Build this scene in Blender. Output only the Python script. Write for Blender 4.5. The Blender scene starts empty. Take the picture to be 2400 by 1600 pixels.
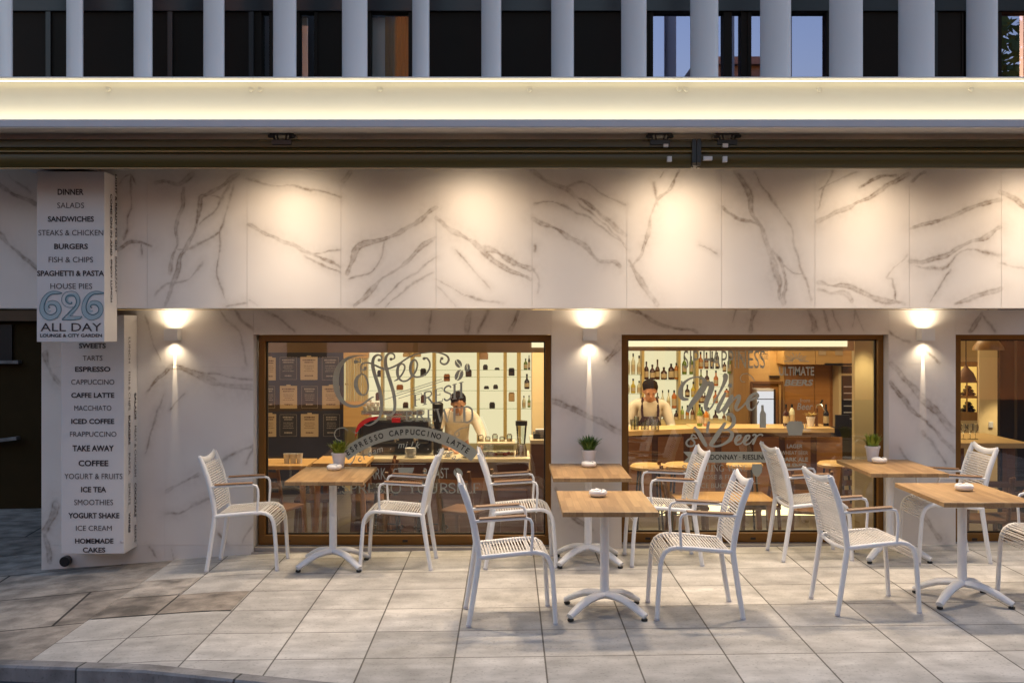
import bpy, bmesh, math, random
import numpy as np
from mathutils import Vector, Matrix

# ------------------------------------------------------------------ camera, sky, sun, exposure
SC = bpy.context.scene
COL = SC.collection
F_PX, CX, CY, EYE = 2450.0, 1192.0, 765.0, 1.85      # focal length and vanishing point in photo pixels, eye height
cam_data = bpy.data.cameras.new("camera")
cam_data.sensor_width = 36.0
cam_data.lens = 36.0 * F_PX / 2400.0
cam_data.shift_x = (1200 - CX) / 2400.0
cam_data.shift_y = -(800 - CY) / 2400.0
cam_data.clip_end = 2000.0
cam = bpy.data.objects.new("camera", cam_data)
COL.objects.link(cam)
cam.location = (0, 0, EYE)
cam.rotation_euler = (math.radians(90), 0, 0)
SC.camera = cam

SUN_ELEV, SUN_ROT = 1.5, 25.0
world = bpy.data.worlds.new("World")
SC.world = world
world.use_nodes = True
wn, wl = world.node_tree.nodes, world.node_tree.links
wn.clear()
w_out = wn.new("ShaderNodeOutputWorld")
w_bg = wn.new("ShaderNodeBackground")
w_sky = wn.new("ShaderNodeTexSky")
w_sky.sky_type = 'NISHITA'
w_sky.sun_disc = False
w_sky.sun_elevation = math.radians(SUN_ELEV)
w_sky.sun_rotation = math.radians(SUN_ROT)
w_sky.ozone_density = 2.0
w_bg.inputs[1].default_value = 1.0
w_tint = wn.new("ShaderNodeMix"); w_tint.data_type = 'RGBA'; w_tint.blend_type = 'MULTIPLY'; w_tint.inputs[0].default_value = 1.0
w_tint.inputs[7].default_value = (1.19, .985, .96, 1)      # the lilac of this evening
wl.new(w_sky.outputs[0], w_tint.inputs[6]); wl.new(w_tint.outputs[2], w_bg.inputs[0])
wl.new(w_bg.outputs[0], w_out.inputs[0])
sun_data = bpy.data.lights.new("sun", 'SUN')
sun_data.energy = 0.05
sun_data.angle = math.radians(12)
sun_data.color = (1.0, 0.8, 0.62)
sun = bpy.data.objects.new("sun", sun_data)
COL.objects.link(sun)
# the sun stands low behind the building, where the sky texture puts it
sd = Vector((math.sin(math.radians(SUN_ROT)) * math.cos(math.radians(SUN_ELEV)),
             math.cos(math.radians(SUN_ROT)) * math.cos(math.radians(SUN_ELEV)), math.sin(math.radians(SUN_ELEV))))
sun.rotation_euler = sd.to_track_quat('Z', 'Y').to_euler()
SC.view_settings.view_transform = 'Standard'
SC.view_settings.look = 'None'
SC.view_settings.exposure = 0.15
SC.view_settings.gamma = 1.0
SC.cycles.use_denoising = True
SC.cycles.max_bounces = 8
SC.cycles.diffuse_bounces = 3
SC.cycles.glossy_bounces = 4
SC.cycles.transparent_max_bounces = 12
SC.cycles.sample_clamp_indirect = 4.0
SC.cycles.caustics_reflective = False
SC.cycles.caustics_refractive = False

# ------------------------------------------------------------------ helpers
def wx(px, Y): return (px - CX) * Y / F_PX
def wz(py, Y): return EYE - (py - CY) * Y / F_PX
def at(px, py, Y): return Vector((wx(px, Y), Y, wz(py, Y)))
rnd = random.Random(7)

class MB:
    """Collects shapes and links them as ONE mesh object."""
    def __init__(s): s.v = []; s.f = []; s.m = []
    def add(s, verts, faces, mi=0):
        n = len(s.v)
        s.v.extend([tuple(p) for p in verts])
        for f in faces: s.f.append(tuple(i + n for i in f)); s.m.append(mi)
    def box(s, x0, x1, y0, y1, z0, z1, mi=0):
        x0, x1 = min(x0, x1), max(x0, x1); y0, y1 = min(y0, y1), max(y0, y1); z0, z1 = min(z0, z1), max(z0, z1)
        s.add([(x0,y0,z0),(x1,y0,z0),(x1,y1,z0),(x0,y1,z0),(x0,y0,z1),(x1,y0,z1),(x1,y1,z1),(x0,y1,z1)],
              [(0,3,2,1),(4,5,6,7),(0,1,5,4),(1,2,6,5),(2,3,7,6),(3,0,4,7)], mi)
        return s
    def pbox(s, px0, px1, py0, py1, Y, d, mi=0):
        """box given by its front face in photo pixels at depth Y, d metres deep"""
        return s.box(wx(px0,Y), wx(px1,Y), Y, Y+d, wz(py1,Y), wz(py0,Y), mi)
    def sweep(s, pts, a, b=None, side=None, n=8, mi=0, cap=True, taper=None):
        pts = [Vector(p) for p in pts]; b = a if b is None else b
        m = len(pts); rings = []
        prev = None
        for i, p in enumerate(pts):
            t = (pts[min(i+1,m-1)] - pts[max(i-1,0)])
            t = t.normalized() if t.length > 1e-9 else Vector((0,0,1))
            if side is not None: sd_ = Vector(side)
            elif prev is not None: sd_ = prev
            else: sd_ = Vector((1,0,0)) if abs(t.x) < .8 else Vector((0,1,0))
            sd_ = (sd_ - t * sd_.dot(t)); sd_ = sd_.normalized() if sd_.length > 1e-6 else t.orthogonal().normalized()
            prev = sd_
            nn = t.cross(sd_)
            k = 1.0 if taper is None else taper[i]
            rings.append([p + sd_*(b*k*math.cos(2*math.pi*j/n)) + nn*(a*k*math.sin(2*math.pi*j/n)) for j in range(n)])
        vs = [q for r in rings for q in r]; fs = []
        for i in range(m-1):
            for j in range(n):
                fs.append((i*n+j, i*n+(j+1)%n, (i+1)*n+(j+1)%n, (i+1)*n+j))
        if cap:
            fs.append(tuple(range(n-1,-1,-1))); fs.append(tuple((m-1)*n+j for j in range(n)))
        s.add(vs, fs, mi); return s
    def bar(s, p, q, w, h, up=(0,0,1), mi=0):
        p, q = Vector(p), Vector(q); t = (q-p).normalized(); u = Vector(up); u = (u - t*u.dot(t)).normalized(); r = t.cross(u)
        vs = []
        for c in (p, q):
            for a, b in ((-1,-1),(1,-1),(1,1),(-1,1)): vs.append(c + r*(a*w/2) + u*(b*h/2))
        s.add(vs, [(0,3,2,1),(4,5,6,7),(0,1,5,4),(1,2,6,5),(2,3,7,6),(3,0,4,7)], mi); return s
    def lathe(s, prof, c=(0,0,0), n=20, mi=0):
        vs = []; fs = []
        for r, z in prof:
            for j in range(n):
                a = 2*math.pi*j/n; vs.append((c[0]+r*math.cos(a), c[1]+r*math.sin(a), c[2]+z))
        m = len(prof)
        for i in range(m-1):
            for j in range(n): fs.append((i*n+j, i*n+(j+1)%n, (i+1)*n+(j+1)%n, (i+1)*n+j))
        if prof[0][0] > 1e-6: fs.append(tuple(range(n-1,-1,-1)))
        if prof[-1][0] > 1e-6: fs.append(tuple((m-1)*n+j for j in range(n)))
        s.add(vs, fs, mi); return s
    def prism_x(s, prof, x0, x1, mi=0):
        """closed (y,z) profile extruded along x"""
        n = len(prof); vs = [(x0,y,z) for y,z in prof] + [(x1,y,z) for y,z in prof]
        fs = [(i,(i+1)%n,n+(i+1)%n,n+i) for i in range(n)] + [tuple(range(n-1,-1,-1)), tuple(range(n,2*n))]
        s.add(vs, fs, mi); return s
    def ball(s, c, r, mi=0, seg=12, ring=8, M=None):
        vs = []; fs = []
        for i in range(ring+1):
            th = math.pi*i/ring
            for j in range(seg):
                ph = 2*math.pi*j/seg
                p = Vector((r[0]*math.sin(th)*math.cos(ph), r[1]*math.sin(th)*math.sin(ph), r[2]*math.cos(th)))
                if M is not None: p = M @ p
                vs.append(Vector(c)+p)
        for i in range(ring):
            for j in range(seg): fs.append((i*seg+j,(i+1)*seg+j,(i+1)*seg+(j+1)%seg,i*seg+(j+1)%seg))
        s.add(vs, fs, mi); return s
    def build(s, name, mats, parent=None, smooth=None, bevel=0, world_coords=True, label=None):
        me = bpy.data.meshes.new(name)
        me.from_pydata(s.v, [], s.f)
        if not isinstance(mats, (list, tuple)): mats = [mats]
        for m in mats: me.materials.append(m)
        if len(mats) > 1: me.polygons.foreach_set("material_index", s.m)
        if smooth is not None:
            me.polygons.foreach_set("use_smooth", [True]*len(me.polygons))
            try: me.set_sharp_from_angle(angle=math.radians(smooth))
            except Exception: pass
        me.update()
        o = bpy.data.objects.new(name, me); COL.objects.link(o)
        if parent is not None:
            o.parent = parent
            if world_coords and parent.type == 'EMPTY': o.location = -parent.location
        if bevel:
            b = o.modifiers.new("edge", 'BEVEL'); b.width = bevel; b.segments = 2; b.limit_method = 'ANGLE'; b.angle_limit = math.radians(40)
            b.harden_normals = False
        if label: o["label"] = label
        return o

def thing(name, label, cat, loc=(0,0,0), rz=0.0, group=None):
    o = bpy.data.objects.new(name, None); COL.objects.link(o)
    o.empty_display_size = .1
    o.location = loc; o.rotation_euler = (0,0,rz); o["label"] = label; o["category"] = cat
    if group: o["group"] = group
    return o
def tag(o, label, cat, group=None):
    o["label"] = label; o["category"] = cat
    if group: o["group"] = group
    return o
def structure(o): o["kind"] = "structure"; return o
def dup(root, loc, rz, label, group=None):
    r = root.copy(); COL.objects.link(r); r.location = loc; r.rotation_euler = (0,0,rz); r["label"] = label
    if group: r["group"] = group
    for ch in list(root.children):
        c = ch.copy(); COL.objects.link(c); c.parent = r
        for g in list(ch.children):
            d = g.copy(); COL.objects.link(d); d.parent = c
    return r

# ---- pen strokes and lettering, drawn flat on a plane that faces the street
def smooth_pts(pts, k=6):
    P = [np.array(p, float) for p in pts]
    if len(P) < 3: return P
    P = [2*P[0]-P[1]] + P + [2*P[-1]-P[-2]]
    out = []
    for i in range(1, len(P)-2):
        for j in range(k):
            t = j/k
            out.append(.5*((2*P[i]) + (-P[i-1]+P[i+1])*t + (2*P[i-1]-5*P[i]+4*P[i+1]-P[i+2])*t*t + (-P[i-1]+3*P[i]-3*P[i+1]+P[i+2])*t**3))
    out.append(P[-2]); return out
_lift = [0.0]
def lift(): _lift[0] = (_lift[0]+4e-5) % .0012
def ribbon(mb, pts, w, to3d, curve=True, mi=0):
    """pts: 2D (u,v) or (u,v,width); to3d maps (u,v) to a point"""
    pts = [tuple(p) if len(p) == 3 else (p[0], p[1], w) for p in pts]
    S = smooth_pts(pts) if curve else [np.array(p, float) for p in pts]
    vs = []; n = len(S); lift(); base_ = _lift[0]
    for i in range(n):
        _lift[0] = base_+i*3e-6
        t = S[min(i+1,n-1)][:2]-S[max(i-1,0)][:2]; L = np.hypot(*t)
        t = t/L if L > 1e-9 else np.array((1.,0.)); nn = np.array((-t[1], t[0])); h = S[i][2]/2
        vs += [to3d(*(S[i][:2]+nn*h)), to3d(*(S[i][:2]-nn*h))]
    _lift[0] = base_
    mb.add(vs, [(2*i, 2*i+1, 2*i+3, 2*i+2) for i in range(n-1)], mi)
def disc(mb, c, rx, ry, to3d, ang=0, n=16, mi=0):
    ca, sa = math.cos(ang), math.sin(ang); lift()
    vs = [to3d(c[0]+rx*math.cos(2*math.pi*j/n)*ca-ry*math.sin(2*math.pi*j/n)*sa, c[1]+rx*math.cos(2*math.pi*j/n)*sa+ry*math.sin(2*math.pi*j/n)*ca) for j in range(n)]
    mb.add(vs, [tuple(range(n))], mi)
def poly(mb, pts, to3d, mi=0):
    lift()
    mb.add([to3d(*p) for p in pts], [tuple(range(len(pts)))], mi)
_tc = {}
def text2d(s, bold=0.0, shear=0.0):
    key = (s, bold, shear)
    if key in _tc: return _tc[key]
    cu = bpy.data.curves.new("lettering", 'FONT'); cu.body = s; cu.size = 1; cu.offset = bold; cu.shear = shear; cu.resolution_u = 3
    ob = bpy.data.objects.new("lettering", cu); COL.objects.link(ob)
    dg = bpy.context.evaluated_depsgraph_get()
    me = bpy.data.meshes.new_from_object(ob.evaluated_get(dg))
    V = np.array([v.co[:2] for v in me.vertices]); Fs = [tuple(p.vertices) for p in me.polygons]
    bpy.data.objects.remove(ob); bpy.data.curves.remove(cu); bpy.data.meshes.remove(me)
    lo, hi = V.min(0), V.max(0)
    _tc[key] = (V-lo, Fs, hi-lo); return _tc[key]
def put_text(mb, s, box, to3d, bold=0.0, shear=0.0, rot=0, mi=0, keep=False, skew=0.0):
    """fit the text into the box u0,u1,v0,v1 (v grows downwards); skew lifts its far end; keep holds the natural width"""
    V, Fs, size = text2d(s, bold, shear); u0, u1, v0, v1 = box; lift()
    W, H = u1-u0, v1-v0
    if keep:
        k = H/max(size[1],1e-6); w = size[0]*k
        if w > W: w = W
        u0 = (u0+u1)/2-w/2; W = w
    vs = []
    for x, y in V:
        a, b = x/size[0], y/size[1]
        u, v = u0+a*W, v1-b*H - skew*a
        vs.append(to3d(u, v))
    mb.add(vs, Fs, mi)
def arc_text(mb, s, cx, cy, R, a0, a1, h, to3d, bold=0.0, mi=0, shear=0.0, wide=.8):
    """letters standing on a circle, from angle a0 to a1 (degrees from straight up, clockwise)"""
    n = len(s)
    for i, ch in enumerate(s):
        if ch == ' ': continue
        V, Fs, size = text2d(ch, bold, shear)
        a = math.radians(a0+(a1-a0)*(i+.5)/n)
        k = h if ch.isupper() or ch in '&' else h
        ref = .72
        vs = []
        for x, y in V:
            u = (x-size[0]/2)/ref*h*wide; v = y/ref*h
            r = R+v
            vs.append(to3d(cx+r*math.sin(a)+u*math.cos(a), cy-r*math.cos(a)+u*math.sin(a)))
        mb.add(vs, Fs, mi)
# a thick-and-thin serif alphabet drawn with strokes (unit box, v up): points, thickness 1 = thick 0 = thin
_SER = {
 'F':(.6,[((.16,0),(.16,1),1),((.16,.97),(.56,.97),0),((.16,.53),(.42,.53),0),((.56,1),(.56,.82),0),((.42,.62),(.42,.44),0)],[(.16,0)]),
 'E':(.62,[((.16,0),(.16,1),1),((.16,.97),(.56,.97),0),((.16,.53),(.42,.53),0),((.16,.03),(.58,.03),0),((.56,1),(.56,.82),0),((.42,.62),(.42,.44),0),((.58,0),(.58,.2),0)],[]),
 'R':(.7,[((.16,0),(.16,1),1),((.16,.97),(.4,.97),(.56,.86),(.56,.66),(.4,.53),(.16,.53),.5),((.36,.53),(.66,.0),1)],[(.16,0),(.66,0)]),
 'S':(.55,[((.48,.82),(.4,.96),(.24,.98),(.08,.86),(.1,.66),(.28,.53),(.46,.38),(.48,.16),(.3,.02),(.14,.05),(.06,.2),.7)],[]),
 'H':(.74,[((.16,0),(.16,1),1),((.58,0),(.58,1),1),((.16,.5),(.58,.5),0)],[(.16,0),(.58,0),(.16,1),(.58,1)]),
 'B':(.66,[((.16,0),(.16,1),1),((.16,.97),(.38,.97),(.5,.86),(.5,.68),(.36,.54),(.16,.54),.5),((.36,.54),(.56,.42),(.56,.16),(.4,.03),(.16,.03),.6)],[(.1,0),(.1,1)]),
 'W':(1.0,[((.08,1),(.3,0),1),((.3,0),(.5,.95),0),((.5,.95),(.72,0),1),((.72,0),(.92,1),0)],[(.08,1),(.92,1)]),
 'D':(.76,[((.16,0),(.16,1),1),((.16,.97),(.4,.97),(.62,.8),(.66,.5),(.62,.2),(.4,.03),(.16,.03),.7)],[(.1,0),(.1,1)]),
 'P':(.62,[((.16,0),(.16,1),1),((.16,.97),(.38,.97),(.54,.86),(.54,.62),(.38,.48),(.16,.48),.5)],[(.16,0)]),
 'O':(.8,[((.4,.98),(.2,.92),(.08,.7),(.08,.3),(.2,.08),(.4,.02),(.6,.08),(.72,.3),(.72,.7),(.6,.92),(.4,.98),.7)],[]),
 'Y':(.74,[((.08,1),(.36,.48),1),((.66,1),(.36,.48),0),((.36,.5),(.36,0),1)],[(.08,1),(.66,1),(.36,0)]),
 'U':(.76,[((.16,1),(.16,.3),(.26,.06),(.42,.02),(.54,.1),(.6,.3),(.6,1),.7)],[(.16,1),(.6,1)]),
 'L':(.58,[((.16,0),(.16,1),1),((.16,.03),(.54,.03),0),((.54,0),(.54,.22),0)],[(.16,1)]),
 'I':(.32,[((.16,0),(.16,1),1)],[(.16,0),(.16,1)]),
 'N':(.78,[((.14,0),(.14,1),0),((.14,1),(.62,0),1),((.62,0),(.62,1),0)],[(.14,0),(.1,1),(.62,1)]),
 'G':(.74,[((.62,.8),(.52,.95),(.34,.98),(.14,.82),(.08,.5),(.14,.18),(.34,.02),(.52,.05),(.62,.18),.7),((.6,.0),(.6,.42),1)],[(.6,.42)]),
 'K':(.72,[((.16,0),(.16,1),1),((.6,1),(.18,.45),0),((.32,.6),(.66,0),1)],[(.16,0),(.16,1),(.66,0)]),
 'A':(.74,[((.08,0),(.36,1),0),((.36,1),(.64,0),1),((.2,.36),(.54,.36),0)],[(.08,0),(.64,0)]),
 'T':(.66,[((.33,0),(.33,1),1),((.05,.97),(.61,.97),0),((.05,1),(.05,.82),0),((.61,1),(.61,.82),0)],[(.33,0)]),
}
def serif_text(mb, s, box, to3d, slope=0.0, grow=0.0, mi=0, thick=.15, thin=.05):
    """stroke-drawn serif capitals fitted to the box; slope lifts the far end, grow makes it taller"""
    u0, u1, v0, v1 = box
    tot = sum(_SER[c][0] if c != ' ' else .45 for c in s); k = (u1-u0)/tot; x = 0
    H0 = v1-v0
    for c in s:
        if c == ' ': x += .45; continue
        w, strokes, ser = _SER[c]
        def m(a, b, x=x):
            fr = (x+a)/tot; return (u0+(x+a)*k, v1-slope*fr-b*H0*(1+grow*fr))
        hh = H0*(1+grow*x/tot); un = min(k, hh)
        for st in strokes:
            *pts, th = st
            W = un*(thin+(thick-thin)*th)
            ribbon(mb, [m(*p) for p in pts], W, to3d, curve=len(pts) > 2, mi=mi)
        for a, b in ser:
            bb = .02 if b == 0 else .98 if b == 1 else b
            ribbon(mb, [m(a-.14, bb), m(a+.14, bb)], un*.05, to3d, curve=False, mi=mi)
        x += w

# ------------------------------------------------------------------ materials
def nt(m): return m.node_tree.nodes, m.node_tree.links
def mat(name, color, rough=.5, metal=0.0, spec=.5, var=0.0, scale=8.0, bump=0.0, stretch=(1,1,1), coat=0.0):
    m = bpy.data.materials.new(name); m.use_nodes = True
    n, l = nt(m); b = n["Principled BSDF"]
    b.inputs["Base Color"].default_value = (*color, 1); b.inputs["Roughness"].default_value = rough
    b.inputs["Metallic"].default_value = metal; b.inputs["Specular IOR Level"].default_value = spec
    b.inputs["Coat Weight"].default_value = coat
    if var or bump:
        tc = n.new("ShaderNodeTexCoord"); mp = n.new("ShaderNodeMapping"); mp.inputs["Scale"].default_value = stretch
        no = n.new("ShaderNodeTexNoise"); no.inputs["Scale"].default_value = scale; no.inputs["Detail"].default_value = 5
        l.new(tc.outputs["Object"], mp.inputs[0]); l.new(mp.outputs[0], no.inputs[0])
        if var:
            mx = n.new("ShaderNodeMix"); mx.data_type = 'RGBA'
            mx.inputs[6].default_value = (*[c*(1-var) for c in color], 1); mx.inputs[7].default_value = (*[min(1, c*(1+var)) for c in color], 1)
            l.new(no.outputs[0], mx.inputs[0]); l.new(mx.outputs[2], b.inputs["Base Color"])
        if bump:
            bp = n.new("ShaderNodeBump"); bp.inputs["Strength"].default_value = bump; bp.inputs["Distance"].default_value = .01
            l.new(no.outputs[0], bp.inputs["Height"]); l.new(bp.outputs[0], b.inputs["Normal"])
    return m
def emit(name, color, strength):
    m = bpy.data.materials.new(name); m.use_nodes = True; n, l = nt(m); n.clear()
    o = n.new("ShaderNodeOutputMaterial"); e = n.new("ShaderNodeEmission")
    e.inputs[0].default_value = (*color, 1); e.inputs[1].default_value = strength; l.new(e.outputs[0], o.inputs[0]); return m
def glass(name, tint=(1,1,1), ior=1.5, extra=0.0, rough=0.0, mirror=(1,1,1)):
    """thin pane: what lies behind shows through, what lies before it is mirrored by Fresnel"""
    m = bpy.data.materials.new(name); m.use_nodes = True; n, l = nt(m); n.clear()
    o = n.new("ShaderNodeOutputMaterial"); t = n.new("ShaderNodeBsdfTransparent"); g = n.new("ShaderNodeBsdfGlossy")
    t.inputs[0].default_value = (*tint, 1); g.inputs[0].default_value = (*mirror, 1); g.inputs["Roughness"].default_value = rough
    fr = n.new("ShaderNodeFresnel"); fr.inputs[0].default_value = ior
    ad = n.new("ShaderNodeMath"); ad.operation = 'ADD'; ad.inputs[1].default_value = extra; ad.use_clamp = True
    mx = n.new("ShaderNodeMixShader")
    l.new(fr.outputs[0], ad.inputs[0]); l.new(ad.outputs[0], mx.inputs[0]); l.new(t.outputs[0], mx.inputs[1]); l.new(g.outputs[0], mx.inputs[2]); l.new(mx.outputs[0], o.inputs[0])
    return m
def brick_stone(name, c1, c2, mortar, bw, bh, off, rot=0.0, offset=0.0, joint=.006, rough=.6, streak=(2,14,1), dirt=0.0):
    m = bpy.data.materials.new(name); m.use_nodes = True; n, l = nt(m); b = n["Principled BSDF"]
    tc = n.new("ShaderNodeTexCoord"); mp = n.new("ShaderNodeMapping"); mp.inputs["Location"].default_value = (*off, 0); mp.inputs["Rotation"].default_value = (0,0,rot)
    l.new(tc.outputs["Object"], mp.inputs[0])
    br = n.new("ShaderNodeTexBrick"); br.offset = offset; br.squash = 1.0
    br.inputs["Scale"].default_value = 1; br.inputs["Brick Width"].default_value = bw; br.inputs["Row Height"].default_value = bh
    br.inputs["Mortar Size"].default_value = joint; br.inputs["Mortar Smooth"].default_value = .3; br.inputs["Bias"].default_value = 0
    br.inputs["Color1"].default_value = (*c1,1); br.inputs["Color2"].default_value = (*c2,1); br.inputs["Mortar"].default_value = (*mortar,1)
    l.new(mp.outputs[0], br.inputs[0])
    mp2 = n.new("ShaderNodeMapping"); mp2.inputs["Scale"].default_value = streak; mp2.inputs["Rotation"].default_value = (0,0,rot); l.new(tc.outputs["Object"], mp2.inputs[0])
    # every slab is cut from another spot of the quarry
    mv = n.new("ShaderNodeVectorMath"); mv.operation = 'MULTIPLY_ADD'; mv.inputs[1].default_value = (60,60,60)
    l.new(br.outputs["Color"], mv.inputs[0]); l.new(mp2.outputs[0], mv.inputs[2])
    no = n.new("ShaderNodeTexNoise"); no.inputs["Scale"].default_value = 1.3; no.inputs["Detail"].default_value = 8; no.inputs["Roughness"].default_value = .62
    l.new(mv.outputs[0], no.inputs[0])
    rp = n.new("ShaderNodeMapRange"); rp.inputs[1].default_value = .3; rp.inputs[2].default_value = .72; rp.inputs[3].default_value = .78; rp.inputs[4].default_value = 1.14
    l.new(no.outputs[0], rp.inputs[0])
    no2 = n.new("ShaderNodeTexNoise"); no2.inputs["Scale"].default_value = 5.0; no2.inputs["Detail"].default_value = 9; l.new(tc.outputs["Object"], no2.inputs[0])
    rp2 = n.new("ShaderNodeMapRange"); rp2.inputs[1].default_value = .35; rp2.inputs[2].default_value = .62; rp2.inputs[3].default_value = 1-.2-dirt; rp2.inputs[4].default_value = 1.05
    l.new(no2.outputs[0], rp2.inputs[0])
    mu = n.new("ShaderNodeMath"); mu.operation = 'MULTIPLY'; l.new(rp.outputs[0], mu.inputs[0]); l.new(rp2.outputs[0], mu.inputs[1])
    no3 = n.new("ShaderNodeTexNoise"); no3.inputs["Scale"].default_value = 1.7; no3.inputs["Detail"].default_value = 7; no3.inputs["Roughness"].default_value = .68; no3.inputs["Distortion"].default_value = .7; l.new(tc.outputs["Object"], no3.inputs[0])
    rp3 = n.new("ShaderNodeMapRange"); rp3.inputs[1].default_value = .50; rp3.inputs[2].default_value = .72; rp3.inputs[3].default_value = 1.0; rp3.inputs[4].default_value = .70; l.new(no3.outputs[0], rp3.inputs[0])
    no4 = n.new("ShaderNodeTexNoise"); no4.inputs["Scale"].default_value = 55; no4.inputs["Detail"].default_value = 3; l.new(tc.outputs["Object"], no4.inputs[0])
    rp4 = n.new("ShaderNodeMapRange"); rp4.inputs[1].default_value = .3; rp4.inputs[2].default_value = .42; rp4.inputs[3].default_value = .72; rp4.inputs[4].default_value = 1.0; l.new(no4.outputs[0], rp4.inputs[0])
    mu2 = n.new("ShaderNodeMath"); mu2.operation = 'MULTIPLY'; l.new(rp3.outputs[0], mu2.inputs[0]); l.new(rp4.outputs[0], mu2.inputs[1])
    mu3 = n.new("ShaderNodeMath"); mu3.operation = 'MULTIPLY'; l.new(mu.outputs[0], mu3.inputs[0]); l.new(mu2.outputs[0], mu3.inputs[1])
    mx = n.new("ShaderNodeMix"); mx.data_type = 'RGBA'; mx.blend_type = 'MULTIPLY'; mx.inputs[0].default_value = 1
    l.new(br.outputs["Color"], mx.inputs[6]); l.new(mu3.outputs[0], mx.inputs[7]); l.new(mx.outputs[2], b.inputs["Base Color"])
    b.inputs["Roughness"].default_value = rough
    sb = n.new("ShaderNodeMath"); sb.operation = 'SUBTRACT'; l.new(no2.outputs[0], sb.inputs[0]); l.new(br.outputs["Fac"], sb.inputs[1])
    bp = n.new("ShaderNodeBump"); bp.inputs["Strength"].default_value = .35; bp.inputs["Distance"].default_value = .006
    l.new(sb.outputs[0], bp.inputs["Height"]); l.new(bp.outputs[0], b.inputs["Normal"])
    return m
def wood(name, ca, cb, stave=None, rough=.45, along='Y', grain=3.0):
    """planks of slightly different colour with long grain"""
    m = bpy.data.materials.new(name); m.use_nodes = True; n, l = nt(m); b = n["Principled BSDF"]
    tc = n.new("ShaderNodeTexCoord"); mp = n.new("ShaderNodeMapping")
    sc = {'X':(1.2,22,22),'Y':(22,1.2,22),'Z':(22,22,1.2)}[along]; mp.inputs["Scale"].default_value = sc
    l.new(tc.outputs["Object"], mp.inputs[0])
    no = n.new("ShaderNodeTexNoise"); no.inputs["Scale"].default_value = grain; no.inputs["Detail"].default_value = 6; no.inputs["Distortion"].default_value = .4
    mx = n.new("ShaderNodeMix"); mx.data_type = 'RGBA'; mx.inputs[6].default_value = (*ca,1); mx.inputs[7].default_value = (*cb,1)
    if stave:
        br = n.new("ShaderNodeTexBrick"); br.offset = .37; br.inputs["Scale"].default_value = 1
        br.inputs["Brick Width"].default_value = stave[0]; br.inputs["Row Height"].default_value = stave[1]; br.inputs["Mortar Size"].default_value = .0006
        br.inputs["Color1"].default_value = (.25,.25,.25,1); br.inputs["Color2"].default_value = (.95,.95,.95,1); br.inputs["Mortar"].default_value = (0,0,0,1)
        mp2 = n.new("ShaderNodeMapping"); mp2.inputs["Rotation"].default_value = {'X':(0,0,0),'Y':(0,0,math.radians(90)),'Z':(math.radians(90),0,math.radians(90))}[along]
        l.new(tc.outputs["Object"], mp2.inputs[0]); l.new(mp2.outputs[0], br.inputs[0])
        mv = n.new("ShaderNodeVectorMath"); mv.operation = 'MULTIPLY_ADD'; mv.inputs[1].default_value = (40,40,40); l.new(br.outputs[0], mv.inputs[0]); l.new(mp.outputs[0], mv.inputs[2]); l.new(mv.outputs[0], no.inputs[0])
        ma = n.new("ShaderNodeMath"); ma.operation = 'MULTIPLY_ADD'; ma.inputs[1].default_value = .62; l.new(br.outputs[0], ma.inputs[0])
        mm = n.new("ShaderNodeMath"); mm.operation = 'MULTIPLY'; mm.inputs[1].default_value = .55; l.new(no.outputs[0], mm.inputs[0]); l.new(mm.outputs[0], ma.inputs[2]); l.new(ma.outputs[0], mx.inputs[0])
    else:
        l.new(mp.outputs[0], no.inputs[0]); l.new(no.outputs[0], mx.inputs[0])
    l.new(mx.outputs[2], b.inputs["Base Color"]); b.inputs["Roughness"].default_value = rough
    return m
def marble(name):
    """white slab; grey-brown veins come from the mesh's own vein pattern, clouds from noise"""
    m = bpy.data.materials.new(name); m.use_nodes = True; n, l = nt(m); b = n["Principled BSDF"]
    at_ = n.new("ShaderNodeAttribute"); at_.attribute_name = "vein"
    tc = n.new("ShaderNodeTexCoord")
    no = n.new("ShaderNodeTexNoise"); no.inputs["Scale"].default_value = 1.6; no.inputs["Detail"].default_value = 6; l.new(tc.outputs["Object"], no.inputs[0])
    cl = n.new("ShaderNodeMix"); cl.data_type = 'RGBA'; cl.inputs[6].default_value = (.68,.625,.58,1); cl.inputs[7].default_value = (.80,.76,.72,1); l.new(no.outputs[0], cl.inputs[0])
    n2 = n.new("ShaderNodeTexNoise"); n2.inputs["Scale"].default_value = 26; n2.inputs["Detail"].default_value = 6; l.new(tc.outputs["Object"], n2.inputs[0])
    r2 = n.new("ShaderNodeMapRange"); r2.inputs[1].default_value = .3; r2.inputs[2].default_value = .7; r2.inputs[3].default_value = .45; r2.inputs[4].default_value = 1.1; l.new(n2.outputs[0], r2.inputs[0])
    mu = n.new("ShaderNodeMath"); mu.operation = 'MULTIPLY'; mu.use_clamp = True; l.new(at_.outputs["Fac"], mu.inputs[0]); l.new(r2.outputs[0], mu.inputs[1])
    mx = n.new("ShaderNodeMix"); mx.data_type = 'RGBA'; mx.inputs[7].default_value = (.225,.17,.13,1); l.new(cl.outputs[2], mx.inputs[6]); l.new(mu.outputs[0], mx.inputs[0])
    l.new(mx.outputs[2], b.inputs["Base Color"]); b.inputs["Roughness"].default_value = .42; b.inputs["Specular IOR Level"].default_value = .35
    return m

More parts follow.
